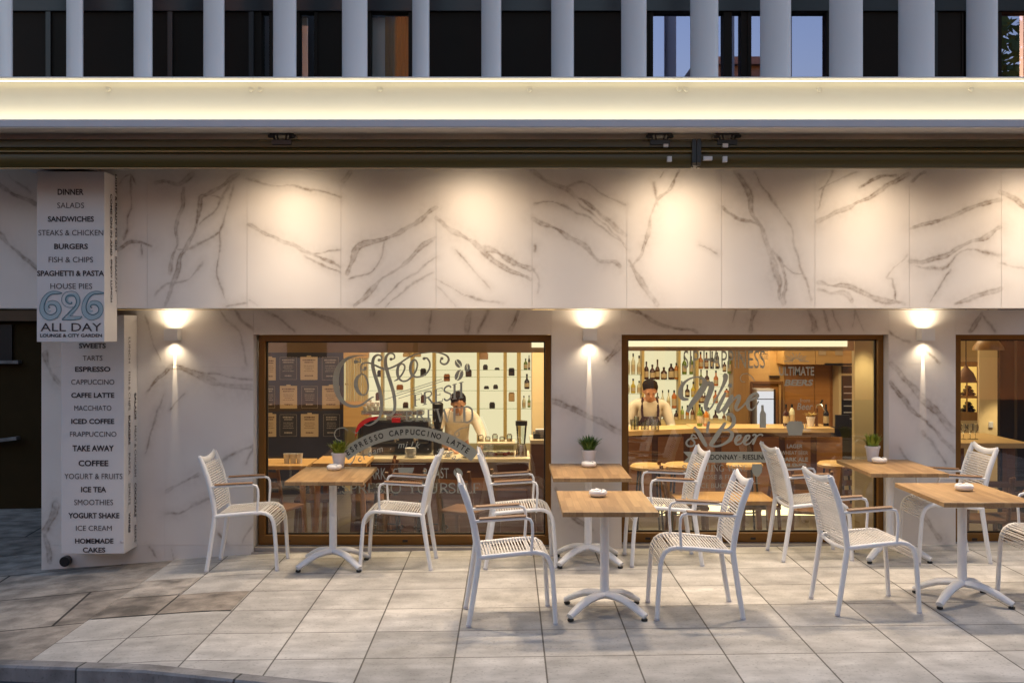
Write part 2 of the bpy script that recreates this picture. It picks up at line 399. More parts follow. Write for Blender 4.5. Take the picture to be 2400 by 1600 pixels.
M = {}
M['marble'] = marble("marble")
M['paving'] = brick_stone("terrace slabs", (.475,.455,.43), (.62,.595,.565), (.12,.11,.10), .508, .517, (-.2036,-5.889), joint=.0055, streak=(1.6,6,1))
M['stained_paving'] = brick_stone("stained slabs", (.36,.31,.265), (.50,.45,.40), (.05,.045,.04), .508, .517, (-.2036,-5.889), joint=.009, rough=.75, streak=(2,7,1), dirt=.45)
M['old_paving'] = brick_stone("old rough slabs", (.33,.285,.245), (.47,.42,.37), (.06,.05,.045), 1.35, .92, (.31,.2), rot=math.radians(-7), offset=.35, joint=.011, rough=.75, streak=(2,7,1), dirt=.32)
M['kerb'] = brick_stone("kerb stone", (.24,.23,.235), (.33,.315,.31), (.05,.05,.05), 1.0, 5, (.4,3), rot=math.radians(10), joint=.008, rough=.7, dirt=.25)
M['asphalt'] = mat("asphalt", (.05,.05,.055), .85, var=.35, scale=40, bump=.5)
M['white_metal'] = mat("white powder coat", (.76,.765,.78), .38, var=.03, scale=30)
M['cord'] = mat("white plastic cord", (.74,.71,.68), .5, var=.06, scale=60)
M['rubber'] = mat("black rubber", (.015,.015,.015), .6, var=.2)
M['table_wood'] = wood("oiled butcher block", (.15,.07,.026), (.52,.325,.15), (.34,.042), .42)
M['arm_wood'] = wood("teak arm pad", (.20,.11,.055), (.34,.20,.11), None, .5, along='X')
M['bronze'] = mat("golden brown window frame", (.20,.088,.012), .38, .25, var=.12, scale=5, stretch=(1,1,1))
M['black_gap'] = mat("black gasket", (.02,.014,.008), .5, var=.2)
M['sill'] = mat("grey sill stone", (.33,.30,.28), .6, var=.2, scale=12)
M['glass'] = glass("shop window glass", (.93,.93,.89), 1.6, .055)
M['upper_glass'] = glass("coated upper glass", (.35,.35,.37), 1.9, .36, mirror=(.66,.66,.95))
M['clear'] = glass("drinking glass", (.86,.88,.84), 1.5, .05)
M['vinyl'] = mat("frosted window vinyl", (.43,.42,.33), .7, var=.12, scale=9)
M['vinyl_dark'] = mat("dark vinyl lettering", (.035,.03,.022), .7, var=.1)
M['sign'] = mat("white sign board", (.66,.64,.645), .45, var=.03, scale=4)
M['ink'] = mat("dark sign lettering", (.035,.026,.03), .6, var=.1)
M['ink_soft'] = mat("thin sign lettering", (.06,.048,.052), .6, var=.1)
M['logo'] = mat("blue grey numeral", (.055,.15,.20), .5, var=.08)
M['logo_fill'] = mat("pale blue numeral fill", (.36,.47,.52), .5, var=.06)
M['fin'] = mat("pale aluminium fin", (.82,.79,.79), .42, .0, var=.05, scale=6, stretch=(1,1,.1))
M['canopy'] = mat("white canopy panel", (.70,.69,.67), .5, var=.04)
M['cove'] = mat("cove back panel", (.68,.645,.56), .5, var=.03, scale=2)
M['trim'] = mat("grey aluminium trim", (.53,.53,.57), .4, .0, var=.05)
M['soffit'] = mat("soffit board", (.80,.74,.68), .6, var=.05)
M['awning'] = mat("olive bronze awning case", (.085,.064,.017), .34, .0, var=.12, scale=3, stretch=(.3,2,2))
M['awning_highlight'] = mat("pale bronze painted highlight", (.34,.25,.13), .3, .3, var=.1)  # paler than the case: carries the highlight along the awning's lips
M['awning_dark'] = mat("dark awning fabric roll", (.018,.011,.006), .5, var=.2)
M['dark_panel'] = mat("dark brown facade panel", (.014,.009,.005), .65, spec=.2, var=.25, scale=2)
M['led'] = emit("warm led strip", (1.0,.89,.62), 9.0)
M['led_top'] = emit("warm led strip at the top", (1.0,.89,.62), 3.2)
M['lamp_glow'] = emit("lamp opening", (1.0,.87,.6), 9.0)
M['shelf_glow'] = emit("backlit shelf panel", (1.0,.90,.56), .88)
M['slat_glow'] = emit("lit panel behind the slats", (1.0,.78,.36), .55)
M['strip_glow'] = emit("ceiling light strip", (1.0,.87,.55), 1.15)
M['kick_glow'] = emit("bar foot light", (1.0,.82,.42), 2.2)
M['fridge_glow'] = emit("lit fridge door", (.93,.94,1.0), .85)
M['rack_glow'] = emit("lit wine niche", (1.0,.62,.15), .9)
M['cream_wall'] = mat("cream plaster", (.70,.55,.32), .7, var=.06, scale=3)
M['olive_wall'] = mat("olive beige plaster", (.42,.34,.19), .6, var=.08, scale=3)
M['int_floor'] = mat("grey interior floor", (.13,.11,.095), .34, var=.2, scale=3)
M['chalk'] = mat("chalkboard", (.026,.026,.045), .6, var=.4, scale=3)
M['card'] = mat("cream menu card", (.52,.39,.26), .8, var=.06)
M['card_dark'] = mat("dark menu card", (.030,.028,.036), .6, var=.2)
M['chalk_ink'] = mat("chalk lettering", (.42,.37,.32), .8, var=.1)
M['card_ink'] = mat("brown card lettering", (.10,.035,.015), .8, var=.1)
M['oak'] = wood("warm oak panel", (.30,.115,.025), (.52,.25,.075), None, .45, along='X', grain=1.2)
M['oak_light'] = wood("pale oak panel", (.50,.28,.10), (.66,.42,.18), None, .45, along='X', grain=1.0)
M['oak_dark'] = wood("dark oak", (.10,.04,.012), (.22,.095,.03), None, .5, along='X', grain=1.2)
M['walnut'] = wood("brown pillar veneer", (.20,.10,.025), (.36,.20,.06), None, .45, along='Z', grain=1.2)
M['slat'] = wood("honey slat", (.42,.30,.09), (.62,.46,.18), None, .5, along='Z', grain=1.0)
M['bulkhead'] = mat("brown bulkhead", (.42,.29,.18), .6, var=.08)
M['counter_top'] = wood("honey counter top", (.60,.38,.15), (.75,.52,.24), None, .35, along='X', grain=1.0)
M['counter_white'] = mat("pale counter stone", (.75,.66,.48), .3, var=.05)
M['black'] = mat("black lacquer", (.012,.012,.014), .3, var=.2)
M['red'] = mat("red lacquer", (.42,.012,.018), .25, var=.05)
M['chrome'] = mat("brushed steel", (.62,.60,.56), .22, 1.0, var=.06)
M['porcelain'] = mat("white porcelain", (.78,.76,.74), .25, var=.03)
M['pot'] = mat("white plant pot", (.74,.71,.72), .4, var=.03)
M['soil'] = mat("potting soil", (.02,.014,.01), .9, var=.4, scale=60)
M['leaf'] = mat("fresh green leaf", (.24,.32,.035), .5, var=.55, scale=30)
M['leaf_dark'] = mat("dark green leaf", (.075,.16,.03), .5, var=.55, scale=30)
M['skin'] = mat("skin", (.46,.235,.14), .5, var=.08, scale=20)
M['hair'] = mat("black hair", (.006,.005,.005), .9, spec=.1, var=.3, scale=60)
M['shirt'] = mat("cream shirt", (.58,.52,.42), .8, var=.08, scale=20, bump=.2)
M['white_shirt'] = mat("white shirt", (.66,.57,.46), .8, var=.08, scale=20, bump=.2)
M['apron'] = mat("dark plum apron", (.030,.010,.016), .85, var=.2, scale=20)
M['trouser'] = mat("dark trousers", (.02,.02,.025), .8, var=.2, scale=20)
M['garage'] = mat("dark olive plaster", (.032,.021,.008), .9, spec=.15, var=.25, scale=4)
M['brown_beam'] = mat("brown lintel", (.09,.05,.022), .7, var=.2, scale=5)
M['grey_render'] = mat("grey street facade", (.20,.19,.19), .8, var=.15, scale=2)
M['tan_render'] = mat("tan street facade", (.50,.33,.20), .8, var=.1, scale=2)
M['white_render'] = mat("white street facade", (.85,.83,.84), .8, var=.05, scale=2)
M['reflection'] = wood("ochre curtain", (.42,.19,.04), (.62,.32,.09), None, .8, along='Z', grain=.7)  # ochre of a mirrored facade, painted on shapes behind the glass
M['bark'] = mat("bark", (.06,.045,.03), .9, var=.4, scale=20, bump=.5)

# ------------------------------------------------------------------ ground
YW, YF = 8.70, 8.075                    # lower shop wall, projecting fascia
def gz(x):
    """the terrace falls gently towards the side street"""
    x = max(-9.0, min(6.0, x))
    z = .012*(x-.7)
    if x < -2.0: z -= .06*(-2.0-max(x, -4.6))
    return z
def kerb_y(x): return 6.03 - (x+3.0)*.315
def sheet(name, xs, yfun, ny, dz, m):
    vs = []; fs = []; nx = len(xs)
    for x in xs:
        y0, y1 = yfun(x)
        for j in range(ny): vs.append((x, y0+(y1-y0)*j/(ny-1), gz(x)+dz))
    for i in range(nx-1):
        for j in range(ny-1): fs.append((i*ny+j,(i+1)*ny+j,(i+1)*ny+j+1,i*ny+j+1))
    mb = MB(); mb.add(vs, fs); return structure(mb.build(name, m))
XB = -2.78                               # where the new slabs meet the old ones
sheet("terrace_pavement", list(np.linspace(XB, 7, 60)), lambda x: (kerb_y(x)+.115, 9.0), 12, 0, M['paving'])
sheet("side_pavement", list(np.linspace(-16, XB-.012, 60)), lambda x: (kerb_y(x)+.115, 12.6 if x < -3.9 else 9.0), 14, -.006, M['old_paving'])
mb = MB()
for x0, x1, y0, y1 in ((XB+.008, -1.84, 6.925, 7.43), (XB+.008, -2.345, 7.445, 7.95)):
    xs_ = np.linspace(x0, x1, 6)
    for a, b in zip(xs_[:-1], xs_[1:]): mb.add([(a,y0,gz(a)+.004),(b,y0,gz(b)+.004),(b,y1,gz(b)+.004),(a,y1,gz(a)+.004)], [(0,1,2,3)])
structure(mb.build("stained_pavement", M['stained_paving']))
mb = MB()
ks = list(np.linspace(-16, 7, 70))
for a, b in zip(ks[:-1], ks[1:]):
    za, zb = gz(a), gz(b); ya, yb = kerb_y(a), kerb_y(b)
    P = [(a,ya+.109,za+.004),(a,ya+.012,za+.004),(a,ya,za-.008),(a,ya,za-.22)]; Q = [(b,yb+.109,zb+.004),(b,yb+.012,zb+.004),(b,yb,zb-.008),(b,yb,zb-.22)]
    for i in range(3): mb.add([P[i],P[i+1],Q[i+1],Q[i]], [(0,1,2,3)])
structure(mb.build("kerb", M['kerb'], smooth=35))
sheet("road", list(np.linspace(-60, 60, 120)), lambda x: (-9.0, kerb_y(max(-16,min(7,x)))+.02), 6, -.085, M['asphalt'])

# ------------------------------------------------------------------ marble veins
RT = np.random.RandomState(3).rand(257, 257)
def vnoise(x, y):
    xi = np.floor(x).astype(int); yi = np.floor(y).astype(int); fx = x-xi; fy = y-yi
    fx = fx*fx*(3-2*fx); fy = fy*fy*(3-2*fy); xi %= 256; yi %= 256
    return (RT[xi,yi]*(1-fx)+RT[xi+1,yi]*fx)*(1-fy)+(RT[xi,yi+1]*(1-fx)+RT[xi+1,yi+1]*fx)*fy
def c6(x, y): return (240+x/2.219, 390+y/2.2195)
def c7(x, y): return (1240+x/2.0276, 390+y/2.0276)
def c8(x, y): return (340+x/2.529, 700+y/2.529)
def c9(x, y): return (2080+x/2.009, 700+y/2.009)
def cf(x, y): return (x*1.0204, y*1.0204)
VE = []
def V_(f, w, *pts): VE.append(([f(*p) for p in pts], w/ {c6:2.22,c7:2.03,c8:2.53,c9:2.01,cf:.98}[f]))
V_(c6,8,(150,40),(150,200),(130,300),(110,380)); V_(c6,14,(85,430),(150,395),(260,410)); V_(c6,5,(210,410),(215,460)); V_(c6,18,(275,80),(330,80),(400,90),(460,40))
V_(c6,10,(425,110),(410,230),(385,320),(395,400),(360,480),(350,560)); V_(c6,12,(710,40),(640,90),(545,140),(510,160),(490,280),(440,410),(400,500),(375,580),(345,670),(320,725))
V_(c6,8,(690,60),(620,150),(580,230),(500,300)); V_(c6,6,(680,100),(650,180),(640,260),(615,340),(610,440),(595,560),(610,620),(635,690)); V_(c6,9,(615,340),(560,380),(450,430),(390,430))
V_(c6,7,(520,500),(450,580),(370,605),(300,640),(270,680)); V_(c6,5,(545,140),(600,160),(625,160)); V_(c6,8,(640,725),(700,715),(745,710)); V_(c6,6,(85,100),(110,60),(150,40),(170,90))
V_(c6,7,(755,60),(900,100),(1000,105),(1120,130),(1240,160)); V_(c6,12,(755,300),(850,350),(960,395),(1040,435),(1130,470),(1240,520)); V_(c6,9,(1060,470),(1150,515),(1240,545)); V_(c6,4,(1070,455),(1160,445),(1240,440)); V_(c6,4,(760,690),(800,720))
V_(c6,14,(1245,75),(1290,25)); V_(c6,17,(1730,215),(1660,270),(1560,330),(1470,380),(1400,390),(1350,410),(1310,450),(1290,520),(1275,550)); V_(c6,5,(1470,400),(1450,470),(1400,540),(1340,575),(1280,578))
V_(c6,15,(1730,365),(1640,440),(1560,510),(1470,580),(1380,660),(1310,725)); V_(c6,6,(1730,465),(1650,540),(1570,590),(1500,650),(1420,725)); V_(c6,7,(1730,545),(1660,580),(1600,625),(1540,670),(1470,725))
V_(c6,15,(1742,275),(1800,315),(1860,360),(1940,400),(2010,460),(2080,520),(2150,550),(2225,590)); V_(c6,16,(1980,420),(2050,440),(2120,490),(2228,530)); V_(c6,7,(1742,580),(1830,630),(1940,690),(2080,715)); V_(c6,5,(1745,620),(1790,670),(1830,720)); V_(c6,4,(1830,430),(1900,500),(1980,600),(2020,640))
V_(c7,12,(20,20),(90,70),(170,105),(240,150),(330,220),(400,280),(460,330)); V_(c7,8,(170,105),(250,75),(330,120),(400,160),(460,180)); V_(c7,7,(200,120),(260,200),(340,260),(420,330),(462,390)); V_(c7,7,(20,180),(90,170),(180,190),(280,250),(370,310),(462,375))
V_(c7,14,(15,245),(60,270),(120,290),(200,340),(280,390),(330,440),(400,450),(430,480)); V_(c7,8,(25,370),(30,400)); V_(c7,5,(20,480),(50,540),(40,610))
V_(c7,12,(710,25),(680,90),(620,150),(590,220),(570,300),(540,390),(500,460)); V_(c7,8,(600,80),(615,190)); V_(c7,6,(640,30),(625,60)); V_(c7,18,(490,470),(530,540),(570,600),(605,655)); V_(c7,8,(468,440),(500,480)); V_(c7,3,(810,370),(900,410))
V_(c7,16,(975,25),(1020,80),(1050,150),(1060,230),(1100,290),(1120,360),(1160,450),(1180,540),(1205,655)); V_(c7,10,(1150,400),(1200,470),(1215,560),(1215,655)); V_(c7,8,(1065,25),(1110,110),(1180,190),(1240,290),(1270,400),(1300,510),(1340,640)); V_(c7,12,(920,195),(980,240),(1050,265),(1100,290)); V_(c7,5,(1200,470),(1260,500),(1310,520))
V_(c7,14,(1370,260),(1450,220),(1550,180),(1640,130),(1720,80),(1800,35)); V_(c7,9,(1570,100),(1650,60),(1750,40)); V_(c7,8,(1370,200),(1400,100),(1440,25)); V_(c7,6,(1380,105),(1480,50),(1560,25)); V_(c7,14,(1370,560),(1450,560),(1540,575),(1620,620),(1700,640),(1780,650)); V_(c7,14,(1370,592),(1500,600),(1540,640)); V_(c7,6,(1800,430),(1740,480),(1705,530),(1730,540),(1735,620),(1760,650))
V_(c7,12,(1812,75),(1880,30)); V_(c7,9,(1815,290),(1900,265),(1980,245),(2060,215),(2140,180),(2240,155)); V_(c7,15,(1812,460),(1900,445),(1990,420),(2060,380),(2150,345),(2240,295)); V_(c7,8,(1830,470),(1960,490),(2050,410),(2130,400),(2240,425)); V_(c7,7,(2000,490),(1960,560),(1900,650)); V_(c7,12,(2020,655),(2100,630),(2180,605),(2240,580))
V_(c7,12,(2247,120),(2300,145),(2352,180),(2400,210)); V_(c7,5,(2247,460),(2352,490),(2400,500))
V_(cf,6,(-20,410),(40,450),(85,470)); V_(cf,6,(-20,520),(40,580),(90,620)); V_(cf,4,(20,400),(70,440))
# lower wall
VL = VE; VE = []
V_(c6,9,(830,740),(920,790),(1000,865)); V_(c6,14,(1040,740),(1150,790),(1250,835),(1330,870)); V_(c6,12,(1410,740),(1400,775)); V_(c6,6,(1710,745),(1690,865)); V_(c6,18,(1910,745),(1890,870)); V_(c6,9,(2010,745),(1950,865)); V_(c6,14,(2165,745),(2120,865))
V_(c7,10,(465,665),(560,710),(650,760),(790,785)); V_(c7,6,(990,665),(960,750)); V_(c7,14,(1080,665),(1050,785)); V_(c7,14,(1320,665),(1360,780)); V_(c7,12,(1395,665),(1430,780)); V_(c7,6,(1430,665),(1490,780)); V_(c7,5,(1550,665),(1590,780)); V_(c7,5,(1560,670),(1540,760)); V_(c7,12,(2155,700),(2090,780)); V_(c7,6,(2160,710),(2220,780))
V_(c8,10,(440,60),(480,130),(540,180),(580,280),(600,390)); V_(c8,12,(530,60),(570,130),(630,190)); V_(c8,5,(0,100),(50,250),(95,370)); V_(c8,26,(150,400),(280,430),(400,490),(500,520),(640,525)); V_(c8,8,(270,420),(430,450),(540,470),(640,480)); V_(c8,8,(110,580),(70,680),(20,850),(0,920)); V_(c8,14,(130,1150),(220,1090),(320,1045)); V_(c8,10,(130,1280),(230,1255),(350,1190),(390,1180)); V_(c8,10,(450,970),(530,920),(640,865)); V_(c8,7,(600,980),(640,870)); V_(c8,5,(240,555),(150,650)); V_(c8,16,(140,400),(60,500),(0,560)); V_(c8,8,(640,1330),(580,1450)); V_(c8,7,(20,1470),(60,1530)); V_(c8,6,(150,1480),(170,1540)); V_(c8,9,(430,1380),(480,1450))
V_(cf,8,(1270,920),(1340,950),(1425,995)); V_(cf,6,(1290,1170),(1360,1215)); V_(cf,10,(1395,830),(1425,790)); V_(cf,5,(1275,1120),(1300,1150))
V_(c9,22,(20,310),(120,420),(220,520),(310,610)); V_(c9,10,(10,390),(100,500),(190,590),(310,720)); V_(c9,8,(170,620),(230,710),(270,780)); V_(c9,8,(10,155),(60,190),(110,200)); V_(c9,16,(130,960),(190,1050),(240,1140)); V_(c9,10,(180,240),(240,300)); V_(c9,7,(60,700),(120,790))
V_(cf,7,(105,810),(115,850),(135,880)); V_(cf,12,(100,1220),(118,1190),(130,1160)); V_(cf,6,(100,1225),(112,1260),(115,1290))
VW = VE
def vein_field(U, W, veins, tile=None):
    out = np.zeros_like(U)
    jx = (vnoise(U/30., W/30.)-.5)*8 + (vnoise(U/7+50, W/7)-.5)*1.6
    jy = (vnoise(U/30.+90, W/30.+30)-.5)*8 + (vnoise(U/7+20, W/7+80)-.5)*1.6
    wid = .25+1.25*vnoise(U/26.+7, W/26.+13)
    tone = .45+.75*vnoise(U/30.+41, W/30.+3)
    for pts, w in veins:
        S = [p[:2] for p in smooth_pts(pts, 4)]
        S = np.array(S); lo = S.min(0)-w*4-12; hi = S.max(0)+w*4+12
        sel = (U > lo[0]) & (U < hi[0]) & (W > lo[1]) & (W < hi[1])
        if not sel.any(): continue
        u = U[sel]+jx[sel]; v = W[sel]+jy[sel]; d = np.full(u.shape, 1e9); tt = np.zeros(u.shape)
        for k, (a, b) in enumerate(zip(S[:-1], S[1:])):
            ab = b-a; L2 = max((ab**2).sum(), 1e-6)
            t = np.clip(((u-a[0])*ab[0]+(v-a[1])*ab[1])/L2, 0, 1)
            dd = np.hypot(u-a[0]-t*ab[0], v-a[1]-t*ab[1]); c = dd < d; d[c] = dd[c]; tt[c] = (k+t[c])/(len(S)-1)
        ww = np.maximum(w*.78*wid[sel], .9)
        if w > 4.2:      # a wide vein: smoky body with a darker, broken edge
            core = .46*np.exp(-(d/ww)**2.2)*tone[sel] + .5*np.exp(-((d-ww*.75)/1.5)**2)*np.clip(tone[sel]*1.3-.35, 0, 1)
        else:
            core = .66*np.exp(-(d/(ww*1.05))**2)*tone[sel]
        halo = np.exp(-(d/(w*3.2+5))**2)*.22*tone[sel]
        fade = np.clip(np.minimum(tt, 1-tt)*9+.55, 0, 1)
        out[sel] = np.maximum(out[sel], np.clip(core*fade, 0, .85)+halo)
    return np.clip(out, 0, 1)
def slab(mb_list, x0, x1, z0, z1, Y, veins, step=.0075):
    """front face of one stone slab, finely divided to carry its veins"""
    nx = max(2, int((x1-x0)/step)+1); nz = max(2, int((z1-z0)/step)+1)
    X, Z = np.meshgrid(np.linspace(x0, x1, nx), np.linspace(z0, z1, nz), indexing='ij')
    U = CX + X*F_PX/Y; W = CY + (EYE-Z)*F_PX/Y
    f = vein_field(U, W, veins)
    co = np.stack([X, np.full_like(X, Y), Z], -1).reshape(-1, 3)
    idx = np.arange(nx*nz).reshape(nx, nz)
    q = np.stack([idx[:-1,:-1], idx[1:,:-1], idx[1:,1:], idx[:-1,1:]], -1).reshape(-1, 4)
    mb_list.append((co, q, f.reshape(-1)))
def build_slabs(name, lst, parent, boxes=()):
    """all slabs of one wall face, with the solid wall behind them, as one part"""
    co = []; q = []; v = []; n = 0
    for c, f, a in lst: co.append(c); q.append(f+n); v.append(a); n += len(c)
    for (x0,x1,y0,y1,z0,z1) in boxes:
        c = np.array([(x0,y0,z0),(x1,y0,z0),(x1,y1,z0),(x0,y1,z0),(x0,y0,z1),(x1,y0,z1),(x1,y1,z1),(x0,y1,z1)])
        f = np.array([(0,3,2,1),(4,5,6,7),(0,1,5,4),(1,2,6,5),(2,3,7,6),(3,0,4,7)])
        co.append(c); q.append(f+n); v.append(np.zeros(8)); n += 8
    co = np.concatenate(co).astype(np.float32); q = np.concatenate(q).astype(np.int32); v = np.concatenate(v).astype(np.float32)
    me = bpy.data.meshes.new(name); me.vertices.add(len(co)); me.vertices.foreach_set("co", co.ravel())
    me.loops.add(q.size); me.loops.foreach_set("vertex_index", q.ravel())
    me.polygons.add(len(q)); me.polygons.foreach_set("loop_start", np.arange(0, q.size, 4, dtype=np.int32))
    me.update(calc_edges=True)
    at_ = me.attributes.new("vein", 'FLOAT', 'POINT'); at_.data.foreach_set("value", v)
    me.materials.append(M['marble'])
    o = bpy.data.objects.new(name, me); COL.objects.link(o); o.parent = parent; o.location = -parent.location
    return o

# ------------------------------------------------------------------ the café building
B = thing("cafe_building", "white marble café front with lit canopy band, big shop windows and pale upright fins above", "building", (0.0, YW, 0.0))
ZS = wz(722, YF)                           # underside of the fascia
# fascia
zc2_ = wz(180, 7.20)
lst = []
seams = [-60, 345, 579, 799, 1022, 1247, 1469, 1691, 1910, 2131, 2347, 2520]
for a, b in zip(seams[:-1], seams[1:]):
    slab(lst, wx(a,YF)+.0009, wx(b,YF)-.0009, ZS, 3.19, YF, VL)
build_slabs("fascia", lst, B, [(wx(-60,YF), wx(2520,YF), YF+.0018, YW+.1, ZS+.002, zc2_)])
# lower wall: piers and the strip above the windows
W1 = (606, 1293, 785, 1276); W2 = (1457, 2073, 781, 1270); W3 = (2240, 2600, 781, 1272)
def X8(px): return wx(px, YW)
zt = ZS-.003
lst = []; boxes = []
def pier(a, b, cuts):
    zz = [wz(c, YW) for c in cuts]
    for s0, s1 in cuts_x(a, b):
        for u, w in zip(zz[:-1], zz[1:]):
            slab(lst, X8(s0)+.0006, X8(s1)-.0006, w+.0006, u-.0006, YW, VW)
def cuts_x(a, b):
    cs = [a] + [c for c in (286, 386) if a+20 < c < b-20] + [b]
    return list(zip(cs[:-1], cs[1:]))
top_py = CY-(zt-EYE)*F_PX/YW
pier(97, 594, (top_py, 860, 1277, 1350)); pier(1293, 1457, (top_py, 856, 1330)); pier(2083, 2240, (top_py, 852, 1330))
for a, b in ((594, 1293), (1457, 2083), (2240, 2560)):
    slab(lst, X8(a)+.001, X8(b)-.001, wz(784, YW), zt, YW, VW)
for a, b in ((97, 594), (1293, 1457), (2083, 2240)):
    boxes.append((X8(a), X8(b), YW+.0012, YW+.34, -.5, zt-.002))
for a, b in ((594, 1293), (1457, 2083), (2240, 2560)):
    boxes.append((X8(a)+.001, X8(b)-.001, YW+.002, YW+.34, wz(784, YW)+.001, zt-.004))
build_slabs("shop_wall", lst, B, boxes)
# windows: frame, pane, sill (lettering is added further down)
YG = YW+.19
def window(a, b, t, bot, label):
    """a..b, t..bot: outer frame edges in photo pixels at the frame's own depth"""
    Y0 = YW+.12; f = .052
    x0, x1, z1, z0 = wx(a, Y0), wx(b, Y0), wz(t, Y0), wz(bot, Y0)
    m = MB()
    m.box(x0, x1, Y0, Y0+.12, z1-f, z1); m.box(x0, x1, Y0, Y0+.12, z0, z0+f+.025)
    m.box(x0, x0+f, Y0+.002, Y0+.118, z0+f+.025, z1-f); m.box(x1-f, x1, Y0+.002, Y0+.118, z0+f+.025, z1-f)
    fr = m.build("window", M['bronze'], B, bevel=.003, label=label)
    g = MB(); i = .012
    g.box(x0+f, x1-f, YG-.012, YG+.012, z1-f-i, z1-f); g.box(x0+f, x1-f, YG-.012, YG+.012, z0+f+.025, z0+f+.025+i)
    g.box(x0+f, x0+f+i, YG-.011, YG+.011, z0+f+.025+i, z1-f-i); g.box(x1-f-i, x1-f, YG-.011, YG+.011, z0+f+.025+i, z1-f-i)
    for k in (.1, .5, .9):     # drain slots in the bottom rail
        cx = x0+(x1-x0)*k; g.box(cx-.022, cx+.022, Y0-.002, Y0+.01, z0+.022, z0+.042)
    g.build("gasket", M['black_gap'], fr)
    p = MB(); p.add([(x0+f+.004, YG, z0+f+.03), (x1-f-.004, YG, z0+f+.03), (x1-f-.004, YG, z1-f-.004), (x0+f+.004, YG, z1-f-.004)], [(0,1,2,3)])
    p.build("pane", M['glass'], fr)
    s = MB(); s.box(x0-.03, x1+.03, YW+.02, YW+.3, -.3, z0-.002); s.box(x0-.03, x1+.03, YW-.015, YW+.2, -.3, z0-.035)
    s.build("sill", M['sill'], fr, bevel=.004)
    return fr
win1 = window(*W1, "coffee lettered shop window"); win2 = window(*W2, "wine and beer lettered shop window"); win3 = window(W3[0]-2, 2700, W3[2], W3[3], "plain shop window at the building's end")
# canopy band with its hidden light strips
YC = 7.20; zc0, zc1, zc2 = wz(298, YC), wz(280, YC), wz(180, YC)
xl, xr = -4.6, 4.6
m = MB()
m.box(xl, xr, YC, YC+.22, zc0+.002, zc1); m.build("canopy_trim", M['trim'], B, bevel=.003)
m = MB(); m.add([(xl, YC+.16, zc1-.001), (xr, YC+.16, zc1-.001), (xr, YC+.16, zc2), (xl, YC+.16, zc2)], [(0,1,2,3)])
m.box(xl, xr, YC+.165, YC+.2, zc1, zc2)
for px in (253, 588, 609, 890, 1241, 1592, 1608, 1920, 2276):   # fixing studs
    c = at(px, 209, YC+.158); m.lathe([(.02,0),(.018,.012),(0,.016)], (0,0,0), 14); 
    k = len(m.v)-42
    for i in range(k, len(m.v)):
        x, y, z = m.v[i]; m.v[i] = (c.x+x, c.y-z, c.z+y)
m.build("canopy_band", M['cove'], B, smooth=30)
m = MB(); m.box(xl, xr, YC+.05, YC+1.45, zc2+.002, zc2+.012); m.build("canopy_roof", M['canopy'], B, bevel=.003)
m = MB(); m.add([(xl, YC+.06, zc1+.006), (xr, YC+.06, zc1+.006), (xr, YC+.115, zc1+.006), (xl, YC+.115, zc1+.006)], [(0,1,2,3)])
m.build("light_strip", M['led'], B)
m = MB(); m.add([(xl, YC+.128, zc2-.002), (xr, YC+.128, zc2-.002), (xr, YC+.146, zc2-.002), (xl, YC+.146, zc2-.002)], [(0,3,2,1)])
m.build("light_strip", M['led_top'], B)
m = MB(); m.box(xl, xr, YC+.004, YC+.23, zc0-.004, zc0); m.box(xl, xr, YC+.23, YC+.34, zc0+.03, zc0+.035); m.box(xl, xr, YC+.34, YC+.40, zc0-.022, zc0+.02)
m.build("soffit", M['soffit'], B)
# downlights recessed in the soffit behind the awning
for px in (250, 689, 1112, 1571, 2020, 2400):
    x = wx(px, YF); m = MB(); m.lathe([(.06,.0),(.06,.06),(.0,.06)], (x, 7.70, 3.215), 20); m.build("downlight", M['trim'], B)
    if px == 250: continue
    k_ = rnd.uniform(.88, 1.12)
    for en, size, bl, tilt in ((178*k_, 98, 1.0, -15), (74*k_, 165, 1.0, -14)):
        ld = bpy.data.lights.new("downlight", 'SPOT'); ld.energy = en; ld.color = (1.0,.80,.58); ld.spot_size = math.radians(size); ld.spot_blend = bl; ld.shadow_soft_size = .11
        lo = bpy.data.objects.new("downlight_lamp", ld); COL.objects.link(lo); lo.parent = B
        lo.location = Vector((x, 7.70, 3.212)) - B.location; lo.rotation_euler = (math.radians(tilt), 0, 0)
